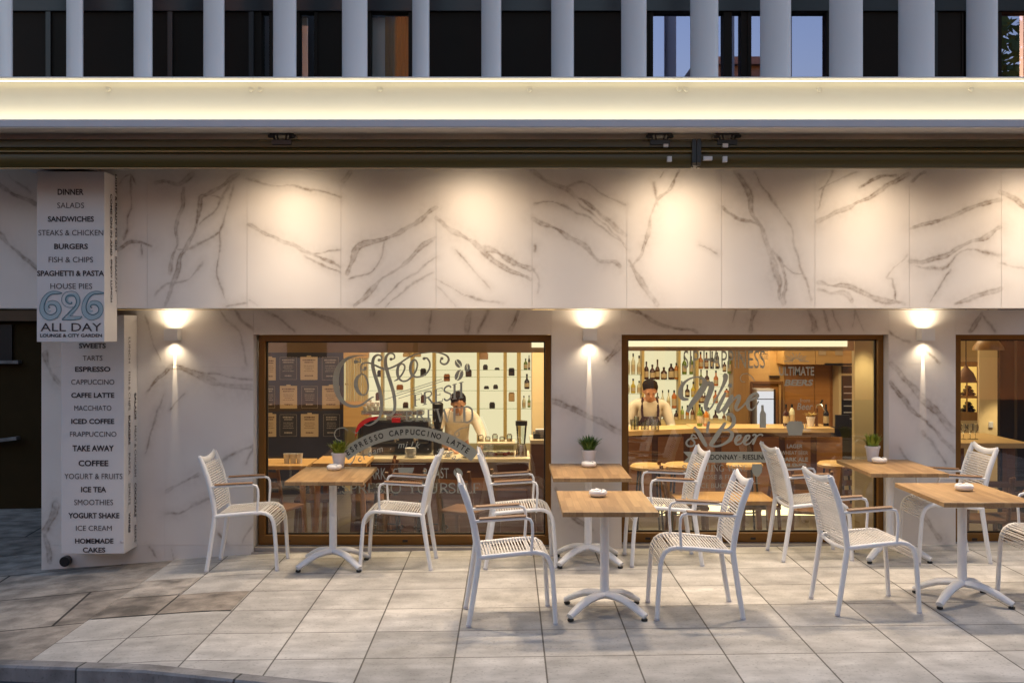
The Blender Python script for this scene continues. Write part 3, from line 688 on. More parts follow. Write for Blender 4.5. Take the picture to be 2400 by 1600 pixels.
# upper storey: dark glazed wall behind upright fins
YU = 8.62
zu0, zu1 = zc2+.02, 5.4; zh = wz(28, YU)
m = MB(); m.box(-4.6, 4.8, YU-.03, YU+.12, zh, zu1, 1)
panes = [(605, 640), (694, 745), (861, 966), (1522, 1745), (1752, 1945), (2253, 2266), (2338, 2420)]
edges = sorted(set([-200, 2560] + [e for p in panes for e in p]))
solid = []
cur = -200
for a, b in panes:
    solid.append((cur, a)); cur = b
solid.append((cur, 2560))
for a, b in solid: m.box(wx(a,YU), wx(b,YU), YU, YU+.1, zu0, zh-.002, 0)
for a in (115, 400, 590, 1480, 2190): m.box(wx(a,YU)-.02, wx(a,YU)+.02, YU-.02, YU+.08, zu0+.002, zh-.004, 1)
m.build("upper_wall", [M['dark_panel'], M['black']], B)
for a, b in panes:
    m = MB(); m.box(wx(a,YU), wx(a,YU)+.03, YU-.01, YU+.09, zu0, zh-.003); m.box(wx(b,YU)-.03, wx(b,YU), YU-.01, YU+.09, zu0, zh-.003)
    m.box(wx(a,YU)+.001, wx(b,YU)-.001, YU-.008, YU+.088, zh-.0035, zh-.0005); m.box(wx(a,YU)+.001, wx(b,YU)-.001, YU-.008, YU+.088, zu0-.02, zu0+.0005)
    if b-a > 150:
        for k in ((1705,) if a < 1600 else (1838,)): m.box(wx(k,YU)-.035, wx(k,YU)+.035, YU-.01, YU+.09, zu0+.001, zh-.004)
    w = m.build("upper_window", M['dark_panel'], B)
    p = MB(); p.add([(wx(a,YU)+.03, YU+.05, zu0), (wx(b,YU)-.03, YU+.05, zu0), (wx(b,YU)-.03, YU+.05, zh-.004), (wx(a,YU)+.03, YU+.05, zh-.004)], [(0,1,2,3)])
    p.build("pane", M['glass'] if a < 1000 else M['upper_glass'], w)
m = MB(); m.box(-4.6, 4.8, YU+1.2, YU+1.3, zu0, zu1, 0); m.box(-4.6, 4.8, YU+.13, YU+1.2, zu0-.02, zu0, 0)
for a, b, mi in ((862, 903, 1), (957, 966, 1), (700, 720, 1)): m.box(wx(a,YU+.13), wx(b,YU+.13), YU+.13, YU+.16, zu0, zh-.01, mi)  # white panels, and ochre rods below, paint the reflection of facades opposite
for a, b, mi in ((903, 957, 2), (775, 800, 2)):
    for k in range(6):
        x = wx(a+(b-a)*(k+.5)/6, YU+.12); m.lathe([(.018,zu0),(.018,zh-.01)], (x, YU+.12, 0), 8, mi)
m.build("upper_room", [M['black'], M['white_render'], M['reflection']], B, smooth=40)
# fins: lens-section blades, each bank turned to its own angle
m0 = None
fins = [(12,'A'),(175,'A'),(335,'A'),(501,'A'),(667,'A'),(831,'A'),(986,'B'),(1151,'B'),(1318,'B'),(1485,'B'),(1650,'B'),(1817,'B'),(1982,'B'),(2147,'B'),(2301,'C'),(2466,'C')]
def fin_mesh(dx, dy):
    L = math.hypot(dx, dy); N = 20; pr = []
    for i in range(N):
        a = 2*math.pi*i/N; u = L/2*math.cos(a); v = .030*math.sin(a)
        ex, ey = dx/L, dy/L; pr.append((u*ex - v*ey, u*ey + v*ex))
    mb = MB(); vs = [(x, y, 0) for x, y in pr] + [(x, y, 1.7) for x, y in pr]
    mb.add(vs, [(i, (i+1)%N, N+(i+1)%N, N+i) for i in range(N)] + [tuple(range(N-1,-1,-1)), tuple(range(N, 2*N))]); return mb
proto = {}
for px, g in fins:
    YFN = 7.85
    if g not in proto:
        dx, dy = {'A':(.225,-.27),'B':(.145,-.33),'C':(.085,-.33)}[g]
        proto[g] = fin_mesh(dx, dy).build("sun_fin", M['fin'], B, smooth=50)
        o = proto[g]
    else:
        o = proto[g].copy(); COL.objects.link(o); o.parent = B
    o.location = Vector((wx(px, YFN), YFN, zc2+.014)) - B.location
# interior shell
m = MB(); ZI = -.38
m.box(-3.86, 7.2, 9.05, 14.2, ZI-.05, ZI); m.build("interior_floor", M['int_floor'], B)
m = MB(); m.box(-3.86, 7.2, 14.2, 14.3, ZI, 2.75); m.box(-3.86, -3.76, 9.05, 14.2, ZI, 2.75); m.box(7.1, 7.2, 9.05, 14.2, ZI, 2.75); m.box(-3.86, 7.2, 9.05, 14.25, 2.75, 2.85)
m.box(-3.86, -1.9, 8.96, 9.05, ZI, .0); m.box(-3.86, 7.2, 8.96, 9.05, ZI, wz(1275, 8.96)-.01)
m.build("interior_wall", M['cream_wall'], B)
m = MB(); m.box(-3.8, 7.1, YW+.34, 14.2, 2.70, 2.74); m.build("interior_ceiling", M['canopy'], B)

# ------------------------------------------------------------------ side building, street opposite (seen in reflections)
S = thing("side_building", "dark olive side building with a shuttered opening beyond the marble corner", "building", (-7.0, 12.0, -.2))
m = MB(); m.box(-14, -3.87, 12.0, 12.4, -.6, 6); m.build("wall", M['garage'], S)
m = MB(); m.box(-14, -3.87, 11.86, 11.999, wz(752, 11.9), wz(728, 11.9)); m.build("lintel", M['brown_beam'], S)
m = MB(); m.box(-9, wx(28,11.97), 11.97, 11.998, wz(846,11.97), wz(760,11.97)); w = m.build("window", M['black'], S)
m = MB(); m.box(-9, wx(42,11.9), 11.9, 11.996, wz(852,11.9), wz(845,11.9)); m.build("sill", M['kerb'], w)
m = MB(); m.bar((wx(-40,11.9), 11.9, wz(1036,11.9)), (wx(43,11.9), 11.9, wz(1026,11.9)), .1, .035); m.build("handrail", M['kerb'], S)
m = MB(); m.box(-3.87, -3.83, 9.0, 12.0, -.6, 3.2); m.build("side_wall", M['garage'], S)
def street_house(x0, x1, y, h, mm, label):
    t = thing("street_house", label, "house", ((x0+x1)/2, y, -.3), 0, "houses across the street")
    m = MB(); m.box(x0, x1, y-6, y, -.3, h); m.box(x0-.1, x1+.1, y-6, y+.25, h, h+.2); m.build("wall", mm, t)
    k = 0
    for fl in range(int(h//3)):
        x = x0+.8
        while x+1.3 < x1:
            q = MB(); q.box(x, x+1.1, y-.05, y+.02, fl*3+1.0, fl*3+2.5); q.build("window", M['black'], t); x += 2.4
    return t
street_house(-30, -9.5, -11, 6.5, M['grey_render'], "low grey street house mirrored dimly in the coffee window")
street_house(-9.3, -3.36, -11, 12.5, M['white_render'], "tall white street house mirrored in the upper windows")
street_house(-3.3, -2.62, -10.8, 12.0, M['tan_render'], "narrow tan street house mirrored beside the tall white one")
street_house(-2.5, 4.0, -11, 6.0, M['grey_render'], "low grey street house mirrored in the wine window")
street_house(5.2, 7.2, -11, 8.9, M['grey_render'], "mid height grey house under the mirrored evening sky")
street_house(9.2, 34, -11, 6.8, M['tan_render'], "tan street house behind the mirrored street tree")
T = thing("street_tree", "leafy dark street tree mirrored in the last upper windows", "tree", (13.2, -8.0, -.2))
m = MB(); m.sweep([(13.2,-8,-.2),(13.25,-8,2),(13.1,-8.1,4.2),(13.3,-8,6.5),(13.2,-8,9)], .2, taper=[1,.8,.6,.4,.1])
for k in range(7):
    a = k*2.4; m.sweep([(13.2,-8,3+k*.7),(13.2+1.2*math.cos(a),-8+1.2*math.sin(a),4+k*.8)], .07, taper=[1,.3], n=6)
m.build("trunk", M['bark'], T, smooth=50)
m = MB(); r2 = random.Random(4)
for k in range(2600):
    while True:
        p = Vector((r2.uniform(-1,1), r2.uniform(-1,1), r2.uniform(-1,1)))
        if .35 < p.length < 1: break
    p = Vector((13.2+p.x*2.3*(1+.2*math.sin(5*p.z)), -8+p.y*2.0, 7.2+p.z*4.2))
    d = Vector((r2.uniform(-1,1), r2.uniform(-1,1), r2.uniform(-1,.3))).normalized()*.24; e = d.orthogonal().normalized()*.08
    m.add([p-d, p+e, p+d, p-e], [(0,1,2,3)])
m.build("crown", M['leaf_dark'], T)
T2 = dup(T, (9.4, -8.2, -.2), 1.1, "slimmer dark street tree mirrored at the edge of the blue evening window"); T2.scale = (.62,.62,1.0)

# ------------------------------------------------------------------ awnings, wall lamps, signs
def awning(x0, x1, label):
    t = thing("awning", label, "awning", ((x0+x1)/2, 7.5, 2.98), 0, "rolled awnings under the canopy")
    zt_, zb = 3.182, wz(395, 7.45)
    h = zt_-zb; P = []
    prof = [(7.44,zt_),(7.405,zt_-.02),(7.40,zt_-h*.30),(7.412,zt_-h*.33),(7.385,zt_-h*.44),(7.38,zt_-h*.47),(7.388,zt_-h*.49),(7.41,zt_-h*.52),(7.405,zt_-h*.70),(7.415,zt_-h*.88),(7.43,zb+.004),(7.45,zb),(7.49,zb+.002),(7.52,zb+.03),(7.53,zt_-.04),(7.50,zt_)]
    m = MB(); m.prism_x(prof, x0+.012, x1-.012); m.build("cassette", M['awning'], t, smooth=28)
    for y_, z_, hh in ((7.428, zb-.001, .008), (7.372, zt_-h*.47, .006)): m = MB(); m.box(x0+.03, x1-.03, y_, y_+.012, z_-hh/2, z_+hh/2); m.build("highlight_bar", M['awning_highlight'], t, bevel=.001)  # thin pale bars paint the highlight lines on the case
    for x in (x0, x1-.03):
        m = MB(); m.prism_x([(7.37,zt_-.01),(7.365,zb+.03),(7.40,zb+.012),(7.52,zb+.012),(7.54,zt_)], x, x+.03); m.build("end_cap", M['black'], t, bevel=.003)
    return t
xm = wx(1630, 7.42)
aw1 = awning(-5.0, xm-.002, "long dark olive rolled awning spanning the coffee window and sign boxes")
aw2 = awning(xm+.002, 4.9, "dark olive rolled awning over the right pier, beyond the joint above the wine window")
def labels_on(t, lst):
    for a, b, c, d in lst:
        m = MB(); m.box(wx(a,7.385), wx(b,7.385), 7.372, 7.42, wz(d,7.385), wz(c,7.385)); m.build("label_plate", M['sign'], t, bevel=.001)
labels_on(aw1, [(1555,1566,338,345),(1564,1574,367,379)]); labels_on(aw2, [(1648,1669,367,376),(1693,1706,337,346),(1694,1704,367,380)])
for px, lab in ((663,"black claw bracket holding the awning above the coffee window"),(1545,"black claw bracket on the awning just before the joint"),(1702,"black claw bracket on the awning just past the joint")):
    x = wx(px, 7.44); t = thing("awning_bracket", lab, "bracket", (x, 7.44, 3.2), 0, "brackets of the awnings")
    m = MB(); m.box(x-.085, x+.085, 7.40, 7.56, 3.205, 3.216)
    for s in (-1, 1):
        for d in (.035, .06): m.bar((x+s*d, 7.41, 3.21), (x+s*(d-.012), 7.405, 3.15), .012, .02, up=(0,1,0))
        m.lathe([(.02,0),(.024,.008),(.024,.018),(.01,.024)], (x+s*.075, 7.40, 3.185), 10)
    m.box(x-.07, x+.07, 7.392, 7.44, 3.135, 3.17); m.build("claw", M['black'], t, bevel=.002)
def wall_lamp(px, label):
    x = wx(px, YW); zl0, zl1 = wz(798, 8.63), wz(770, 8.63)
    t = thing("wall_lamp", label, "wall lamp", (x, YW, zl0), 0, "up and down wall lamps")
    w = .056; m = MB()
    for a in ((x-w, x+w, 8.585, 8.592), (x-w, x+w, 8.69, 8.697), (x-w, x-w+.006, 8.592, 8.69), (x+w-.006, x+w, 8.592, 8.69)): m.box(*a, zl0, zl1)
    m.box(x-w+.006, x+w-.006, 8.592, 8.69, (zl0+zl1)/2-.01, (zl0+zl1)/2+.01)
    m.build("lamp_body", M['white_metal'], t, bevel=.0015)
    m = MB(); m.lathe([(.03,0),(.03,.006)], (x, 8.64, (zl0+zl1)/2+.012), 16); m.build("bulb", M['lamp_glow'], t)
    for en, size, bl, dz, rot, rad in ((1.5, 108, .4, .02, 180, .012), (5.0, 174, 1.0, .021, 180, .03), (60, 8.0, .6, -.03, 0, .002), (4.2, 125, .9, -.04, 0, .016)):
        ld = bpy.data.lights.new("wall_lamp_beam", 'SPOT'); ld.energy = en; ld.color = (1.0,.83,.58); ld.spot_size = math.radians(size); ld.spot_blend = bl; ld.shadow_soft_size = rad
        lo = bpy.data.objects.new("wall_lamp_beam", ld); COL.objects.link(lo); lo.parent = t
        p = Vector((x, 8.686 if size < 20 else 8.61 if size > 150 else 8.64, zl1-.004 if dz > 0 else zl0+.004))
        lo.location = p-t.location; lo.rotation_euler = (math.radians(rot + (3.4 if size < 20 else 0)), 0, 0)
wall_lamp(410, "small white box wall lamp on the marble between the sign boxes and the coffee window")
wall_lamp(1381, "small white box wall lamp on the narrow pier between the two lettered windows")
wall_lamp(2163, "small white box wall lamp on the pier between the wine window and the plain window")

YSU, YSL = 7.82, 8.40
su = (86, 245, 430, 801); sl = (143, 291, 800, 1297)
t1 = thing("sign_box", "upper white menu sign box with the big 626 numerals and dinner list", "sign", (wx(165, YSU), YF, wz(801, YSU)), 0, "menu sign boxes at the building corner")
m = MB(); m.box(wx(su[0],YSU), wx(su[1],YSU), YSU, YF-.002, wz(su[3],YSU), wz(402,YSU)); m.build("box", M['sign'], t1, bevel=.004)
m = MB(); m.box(wx(45,YSU), wx(205,YSU), YSU+.01, YF-.003, wz(398,YSU)+.01, wz(398,YSU)+.05); m.build("bracket", M['trim'], t1)
t2 = thing("sign_box", "lower white menu sign box listing sweets, coffees and homemade cakes", "sign", (wx(217, YSL), YW, wz(1297, YSL)), 0, "menu sign boxes at the building corner")
m = MB(); m.box(wx(sl[0],YSL), wx(sl[1],YSL), YSL, YW-.002, wz(sl[3],YSL), wz(738,YSL)); m.build("box", M['sign'], t2, bevel=.004)
m = MB(); m.ball((wx(290,YSL)-.016, YSL-.003, wz(1268,YSL)), (.014,.006,.014)); m.build("lock", M['trim'], t2, smooth=60)
tp = thing("drain_pipe_end", "short black round pipe stub under the lower sign box", "pipe", (wx(158,YW), YW-.02, wz(1312,YW)))
m = MB(); m.sweep([(wx(158,YW), YW-.06, wz(1312,YW)), (wx(158,YW), YW, wz(1312,YW))], .042, n=18); m.build("stub", M['black'], tp, smooth=50)
def front(Y): return lambda u, v: (wx(u, Y), Y-_lift[0], wz(v, Y))
YT = YSU-.003; T3 = front(YT)
def sign_line(parent, s, bold, box, T, b=.028):
    k = MB(); put_text(k, s, box, T, bold=b if bold else 0); k.build('lettering', M['ink'] if bold else M['ink_soft'], parent)
lines1 = [("DINNER",1,(135,196,443,457)),("SALADS",0,(134,197,475,488)),("SANDWICHES",1,(112,220,507,520)),("STEAKS & CHICKEN",0,(90,242,539,552)),("BURGERS",1,(127,206,571,584)),("FISH & CHIPS",0,(114,218,602,615)),("SPAGHETTI & PASTA",1,(87,244,634,647)),("HOUSE PIES",0,(118,216,664,677)),("LOUNGE & CITY GARDEN",1,(94,239,782,790))]
for s, b, box in lines1: sign_line(t1, s, b, box, T3)
sign_line(t1, "ALL DAY", 1, (95, 238, 757, 776), T3, .004)
YT = YSL-.003; T4 = front(YT)
lines2 = [("SWEETS",1,(185,248,804,816)),("TARTS",0,(194,240,833,845)),("ESPRESSO",1,(176,259,859,871)),("CAPPUCCINO",0,(167,268,889,901)),("CAFFE LATTE",1,(167,268,920,932)),("MACCHIATO",0,(174,261,950,962)),("ICED COFFEE",1,(167,268,981,993)),("FRAPPUCCINO",0,(164,273,1011,1023)),("TAKE AWAY",1,(170,267,1043,1057)),("COFFEE",1,(184,254,1078,1092)),("YOGURT & FRUITS",0,(151,287,1109,1122)),("ICE TEA",1,(190,249,1140,1153)),("SMOOTHIES",0,(174,265,1170,1183)),("YOGURT SHAKE",1,(160,280,1201,1214)),("ICE CREAM",0,(178,262,1231,1243)),("HOMEMADE",1,(176,266,1261,1273)),("CAKES",1,(194,247,1282,1294))]
for s, b, box in lines2: sign_line(t2, s, b, box, T4)
# writing that runs down the sides
def side_text(par, s, X, y0, y1, z_top, z_bot, bold):
    mb = MB()
    V, Fs, size = text2d(s, bold); vs = []
    for x, y in V:
        vs.append((X, y0+(y1-y0)*(y/size[1]), z_top+(z_bot-z_top)*(x/size[0])))
    mb.add(vs, Fs); mb.build('side_lettering', M['ink'] if bold else M['ink_soft'], par)
xs = wx(su[1],YSU)+.003; d = YF-YSU
side_text(t1, "LIGHT & READY TO GO", xs, YSU+d*.80, YSU+d*.95, wz(405,7.95), wz(585,7.95), .03); side_text(t1, "BREAKFAST", xs, YSU+d*.80, YSU+d*.95, wz(600,7.95), wz(685,7.95), 0)
side_text(t1, "COME ON IN AND", xs, YSU+d*.42, YSU+d*.57, wz(455,7.95), wz(600,7.95), .03); side_text(t1, "ENJOY LUNCH", xs, YSU+d*.42, YSU+d*.57, wz(608,7.95), wz(708,7.95), .03)
xs = wx(sl[1],YSL)+.003; d = YW-YSL
for s, a, b, k, bo in (("SALADS",922,985,.75,.03),("MEAT & CHICKEN",1000,1120,.75,0),("COCKTAILS",1135,1215,.75,.03),("BEERS",1235,1275,.75,0),("FISH & CHIPS",870,960,.3,0),("BURGERS",972,1040,.3,.03),("PASTA",1060,1110,.3,0),("SPIRITS",1130,1180,.3,0),("WINES",1198,1245,.3,.03),("LUNCH",790,850,.3,0)):
    side_text(t2, s, xs, YSL+d*k, YSL+d*(k+.14), wz(a,8.55), wz(b,8.55), bo)
# 626: swirling outlined numerals
def cz(x, y): return (80+x/9.046, 660+y/9.046)
def spiral(pts): return [cz(*p) for p in pts]
six = [(590,240),(480,225),(380,235),(280,290),(200,390),(160,540),(180,660),(250,740),(340,760),(450,740),(520,660),(530,560),(480,470),(390,440),(300,470),(260,550),(290,620),(360,620)]
fill = MB(); line_ = MB(); TF, TL = front(YSU-.002), front(YSU-.0035)
for off in (0, 890):
    P = [cz(x+off, y) for x, y in six]
    ribbon(fill, [(*p, w) for p, w in zip(P, [2,4,5.5,7,8.5,9.5,10,10,10,10,9.5,9,8.5,8.5,8,7.5,6,3])], 8, TF)
    ribbon(line_, [cz(x+off,y) for x, y in [(590,235),(480,205),(380,205),(270,250),(180,350),(125,500),(125,640),(190,750),(300,815),(400,800),(500,740),(565,640),(565,530),(510,440),(410,400),(330,410),(290,430)]], 1.2, TL)
    ribbon(line_, [cz(x+off,y) for x, y in [(590,245),(470,260),(370,270),(290,330),(235,430),(210,540),(240,640),(310,695),(390,695),(460,650),(480,580),(440,505),(370,485),(315,505),(310,545),(340,550)]], 2.3, TL)
two = [(800,440),(740,450),(690,420),(690,350),(730,300),(810,280),(890,300),(930,370),(930,460),(880,560),(800,660),(720,760)]
ribbon(fill, [(*cz(*p), w) for p, w in zip(two, [3,5,7,8,8.5,9,9.5,9.5,9,8.5,8,7])], 8, TF); ribbon(fill, [cz(640,785), cz(800,775), cz(990,760)], 5.5, TF, curve=False)
ribbon(line_, [cz(*p) for p in [(790,430),(800,455),(750,470),(690,430),(670,370),(700,310),(780,290),(850,310),(890,380),(890,460),(850,540),(770,620),(680,710),(590,805)]], 2.3, TL)
ribbon(line_, [cz(*p) for p in [(830,535),(740,545),(650,510),(590,430),(590,330),(650,240),(760,205),(870,220),(950,300),(970,400),(950,500),(890,590),(820,660),(760,720)]], 1.2, TL)
ribbon(line_, [cz(590,808), cz(800,808), cz(960,790), cz(1015,740)], 1.9, TL); ribbon(line_, [cz(750,722), cz(900,735), cz(1015,735)], 1.2, TL)
fill.build("numerals", M['logo_fill'], t1); line_.build("numeral_outline", M['logo'], t1)

# ------------------------------------------------------------------ lettering on the shop windows
YV = YG-.004
TV = front(YV); TV2 = front(YV-.0012)
def ca(x, y): return (770+x/6.72, 790+y/6.72)          # sketch coordinates of the big word
def cb(x, y): return (760+x/5.88, 960+y/5.88)
def R(mb, w, pts, f, k): ribbon(mb, [(*f(*p[:2]), (p[2] if len(p) == 3 else w)/k) for p in pts], w/k, TV)
m = MB()
R(m, 40, [(600,285,8),(500,288,16),(400,300,30),(290,340,50),(190,430,74),(130,560,92),(115,700,98),(135,850,88),(190,970,70),(280,1055,52),(400,1090,42),(520,1065,36),(620,990,30),(690,945,20),(720,945,8)], ca, 6.72)
disc(m, ca(430,385), 35/6.72, 32/6.72, TV); R(m, 22, [(430,385),(500,385),(490,320,10)], ca, 6.72)
R(m, 40, [(520,575,20),(450,640,50),(430,750,66),(470,860,54),(540,910,30),(600,880,24),(625,790,28),(610,680,30),(570,600,26),(520,575,18)], ca, 6.72)
R(m, 26, [(515,570,14),(510,470),(545,410),(640,405),(740,445,30),(860,495,34),(960,490,30),(1090,430,28),(1250,325,26),(1400,262,22),(1520,245,16),(1640,236,16),(1760,250,22),(1860,290,30),(1893,350,34),(1865,410,32),(1810,425,30),(1765,395,26),(1765,350,22)], ca, 6.72)
disc(m, ca(1785,335), 26/6.72, 24/6.72, TV); R(m, 22, [(515,500),(560,515),(600,500)], ca, 6.72); disc(m, ca(580,485), 24/6.72, 26/6.72, TV)
R(m, 46, [(800,372,16),(840,340,24),(815,288,26),(760,283,34),(712,330,46),(695,430,54),(720,560,58),(770,720,58),(815,880,56),(835,1040,52),(830,1170,44),(795,1270,36),(720,1345,30),(630,1385,24),(560,1370,8)], ca, 6.72); disc(m, ca(797,360), 26/6.72, 24/6.72, TV)
R(m, 44, [(985,350,16),(1038,328,24),(1028,270,26),(965,252,32),(908,310,44),(900,430,54),(930,560,56),(980,720,56),(1025,880,54),(1045,1050,50),(1030,1170,42),(975,1225,32),(880,1215,10)], ca, 6.72); disc(m, ca(985,345), 26/6.72, 24/6.72, TV)
R(m, 28, [(1030,690,10),(1090,660),(1160,580),(1200,490),(1190,435),(1145,420),(1100,460,40),(1085,550,48),(1105,640,40),(1165,690),(1240,680),(1310,620),(1370,540),(1400,430),(1365,358),(1310,390,40),(1290,490,48),(1310,585,40),(1375,625),(1460,615),(1540,570),(1590,490),(1595,405),(1555,335),(1500,325,20)], ca, 6.72)
disc(m, ca(1505,335), 26/6.72, 24/6.72, TV)
def piece(name, par, mm=None):
    global m
    m.build(name, mm or M['vinyl'], par); m = MB()
piece("script_word", win1)
def bean(mb, c, rx, ry, ang, f, k, T):
    """two half ovals with a wavy gap between them"""
    for s in (-1, 1):
        pts = []
        for j in range(13):
            a = -math.pi/2+math.pi*j/12; pts.append((s*(rx*math.cos(a)), ry*math.sin(a)))
        gap = [(s*rx*.09+rx*.16*math.sin(2*math.pi*(j/8))*1.0, ry*(1-2*j/8)*.97) for j in range(9)]
        P = pts+gap; ca_, sa_ = math.cos(ang), math.sin(ang)
        poly(mb, [f(c[0]+x*ca_-y*sa_, c[1]+x*sa_+y*ca_) for x, y in P], T)
bean(m, (2045,415), 52, 70, -.5, ca, 6.72, TV); piece('bean_sticker', win1); bean(m, (2055,597), 62, 92, .5, ca, 6.72, TV); piece('bean_sticker', win1); bean(m, (2185,480), 44, 66, .1, ca, 6.72, TV); piece('bean_sticker', win1)
for a, b in (((1070,885),(1785,660)), ((870,985),(1810,688)), ((1100,965),(1700,775))): R(m, 9, [a, b], ca, 6.72); piece('line_sticker', win1)
serif_text(m, "FRESH", (*[ca(1325,0)[0], ca(2130,0)[0]], ca(0,915)[1], ca(0,1098)[1]), TV, slope=150/6.72, grow=.38); piece('lettering', win1)
serif_text(m, "BREWED", (*[ca(1190,0)[0], ca(2290,0)[0]], ca(0,1165)[1], ca(0,1318)[1]), TV, slope=-28/6.72, grow=.72); piece('lettering', win1)
# banner arc
def circ3(p, q, r):
    ax, ay = p; bx, by = q; cx_, cy_ = r; d = 2*(ax*(by-cy_)+bx*(cy_-ay)+cx_*(ay-by))
    ux = ((ax*ax+ay*ay)*(by-cy_)+(bx*bx+by*by)*(cy_-ay)+(cx_*cx_+cy_*cy_)*(ay-by))/d
    uy = ((ax*ax+ay*ay)*(cx_-bx)+(bx*bx+by*by)*(ax-cx_)+(cx_*cx_+cy_*cy_)*(bx-ax))/d
    return ux, uy, math.hypot(ax-ux, ay-uy)
ox, oy, orad = circ3(cb(230,560), cb(1150,226), cb(2120,575))
band = []
A0 = math.degrees(math.atan2(cb(225,0)[0]-ox, oy-cb(0,560)[1])); A1 = math.degrees(math.atan2(cb(2130,0)[0]-ox, oy-cb(0,580)[1]))
bw = 165/5.88
for i in range(41):
    a = math.radians(A0+(A1-A0)*i/40); band.append((ox+(orad-bw/2)*math.sin(a), oy-(orad-bw/2)*math.cos(a)))
ribbon(m, band, bw, TV, curve=False); piece('banner', win1)
arc_text(m2_ := MB(), "ESPRESSO CAPPUCCINO LATTE", ox, oy, orad-bw*.72, A0+.8, A1-4.0, bw*.46, TV2, bold=.03, wide=.85)
arc_text(m, "cream · milk · sugar", ox, oy+52/5.88, orad-bw-78/5.88, A0+5.5, A1-6, bw*.55, TV, bold=.01, shear=.3, wide=.95)
piece('lettering', win1)
R(m, 14, [(330,740),(360,745,20),(400,700),(430,620,12)], cb, 5.88)
R(m, 14, [(240,430),(170,400),(140,330),(180,265),(270,250),(330,290,8)], cb, 5.88); R(m, 12, [(390,290,6),(440,320),(470,300,6)], cb, 5.88)
R(m, 14, [(1990,235,8),(1880,262),(1800,320),(1820,365),(1860,340),(1850,290,8)], cb, 5.88)
piece('flourish', win1)
for s, box in (("DARK", (535,850,800,955)), ("ROAST", (1370,1715,800,940))):
    put_text(m, s, (cb(box[0],0)[0], cb(box[1],0)[0], cb(0,box[2])[1], cb(0,box[3])[1]), TV); piece('lettering', win1)
poly(m, [cb(*p) for p in [(1010,795),(1240,795),(1215,870),(1180,915),(1070,915),(1030,870)]], TV); R(m, 16, [(1010,815),(965,820),(960,870),(1000,890),(1030,870)], cb, 5.88); piece('cup_sticker', win1)
bean(m, (1845,870), 58, 72, -.6, cb, 5.88, TV); piece('bean_sticker', win1)
serif_text(m, "ESPRESSO YOURSELF", (cb(120,0)[0], cb(2150,0)[0], cb(0,1010)[1], cb(0,1145)[1]), TV, thick=.16, thin=.06); piece('lettering', win1)
for a, b, y in ((650,1000,745),(1000,1400,745)): R(m, 6, [(a,y),(b,y)], cb, 5.88)
piece('line_sticker', win1); m2_.build("banner_lettering", M['vinyl_dark'], win1)
# wine window
def cd(x, y): return (1580+x/9.8, 900+y/9.8)
def ce(x, y): return (1440+x/3.015, 770+y/3.015)
def cg(x, y): return (1580+x/10.69, 800+y/10.69)
m = MB(); md = MB()
put_text(m, "SIP HAPPINESS", (1602, 1793, 821, 863), TV); piece('lettering', win2)
for y in (260, 330, 385, 435): R(m, 18, [(1560,y),(1790,y)], cg, 10.69); R(m, 18, [(2110,y-10),(2352,y-10)], cg, 10.69)
R(m, 20, [(1850,800),(1720,820),(1660,900),(1690,1000),(1780,1010)], cg, 10.69); R(m, 22, [(1860,820),(1940,880),(2020,990)], cg, 10.69)
piece('flourish', win2)
# W
R(m, 60, [(330,350,50),(200,330,90),(140,220,110),(170,60,90),(260,-60,60),(400,-140,40),(560,-165,40),(680,-110,80),(700,0,130),(640,130,150),(520,300,140),(400,460,110),(300,640,80)], cd, 9.8)
R(m, 60, [(300,640,60),(450,420,60),(600,200,50),(760,0,70),(830,-60,60)], cd, 9.8)
R(m, 60, [(850,-60,70),(860,60,130),(800,250,120),(740,420,110),(730,560,80),(780,590,50),(860,520,40),(960,340,40),(1080,120,60),(1160,-60,90),(1180,-180,120),(1130,-220,90)], cd, 9.8)
disc(m, cd(1285,30), 55/9.8, 52/9.8, TV); R(m, 60, [(1180,190,50),(1120,320,80),(1020,520,95),(1000,620,80),(1050,630,50),(1150,520,40),(1290,300,60),(1360,260,80)], cd, 9.8)
R(m, 60, [(1330,270,70),(1220,480,90),(1130,640,80),(1250,480,50),(1400,320,50),(1490,270,80),(1480,370,90),(1420,520,80),(1450,600,50),(1560,520,40),(1680,400,50),(1800,340,60),(1920,290,60),(1910,230,60),(1850,215,60),(1740,300,80),(1690,430,90),(1720,560,70),(1800,580,40),(1900,470,30),(1940,390,30)], cd, 9.8)
piece('script_word', win2)
# & Beer
R(m, 44, [(520,1230,20),(480,1180,30),(420,1160,40),(400,1240,44),(470,1330,44),(440,1410,40),(330,1420,44),(280,1350,44),(330,1270,40),(430,1240,36),(540,1240,20)], cd, 9.8)
R(m, 70, [(460,980,60),(560,1110,90),(640,1250,100),(720,1390,80),(760,1420,50)], cd, 9.8); R(m, 60, [(800,850,50),(770,1000,70),(760,1120,40)], cd, 9.8)
R(m, 80, [(1180,880,60),(1100,1000,90),(980,1180,110),(880,1330,100),(830,1400,60),(900,1380,40)], cd, 9.8)
R(m, 60, [(1180,700,40),(1300,690,80),(1370,790,100),(1350,930,90),(1250,1020,60),(1130,1070,40),(1240,1060,40),(1330,1130,80),(1290,1260,90),(1160,1360,60),(1000,1420,50),(850,1420,40)], cd, 9.8)
for x in (1400, 1600): R(m, 40, [(x,1330),(x+110,1250),(x+130,1180),(x+60,1190,60),(x+10,1300,70),(x+40,1380,50),(x+140,1350,30),(x+220,1250,26)], cd, 9.8)
R(m, 40, [(1800,1180),(1850,1150),(1880,1190,50),(1840,1300,60),(1810,1380,40),(1900,1200,30),(1990,1150,40),(2040,1180,30)], cd, 9.8)
piece('script_word', win2)
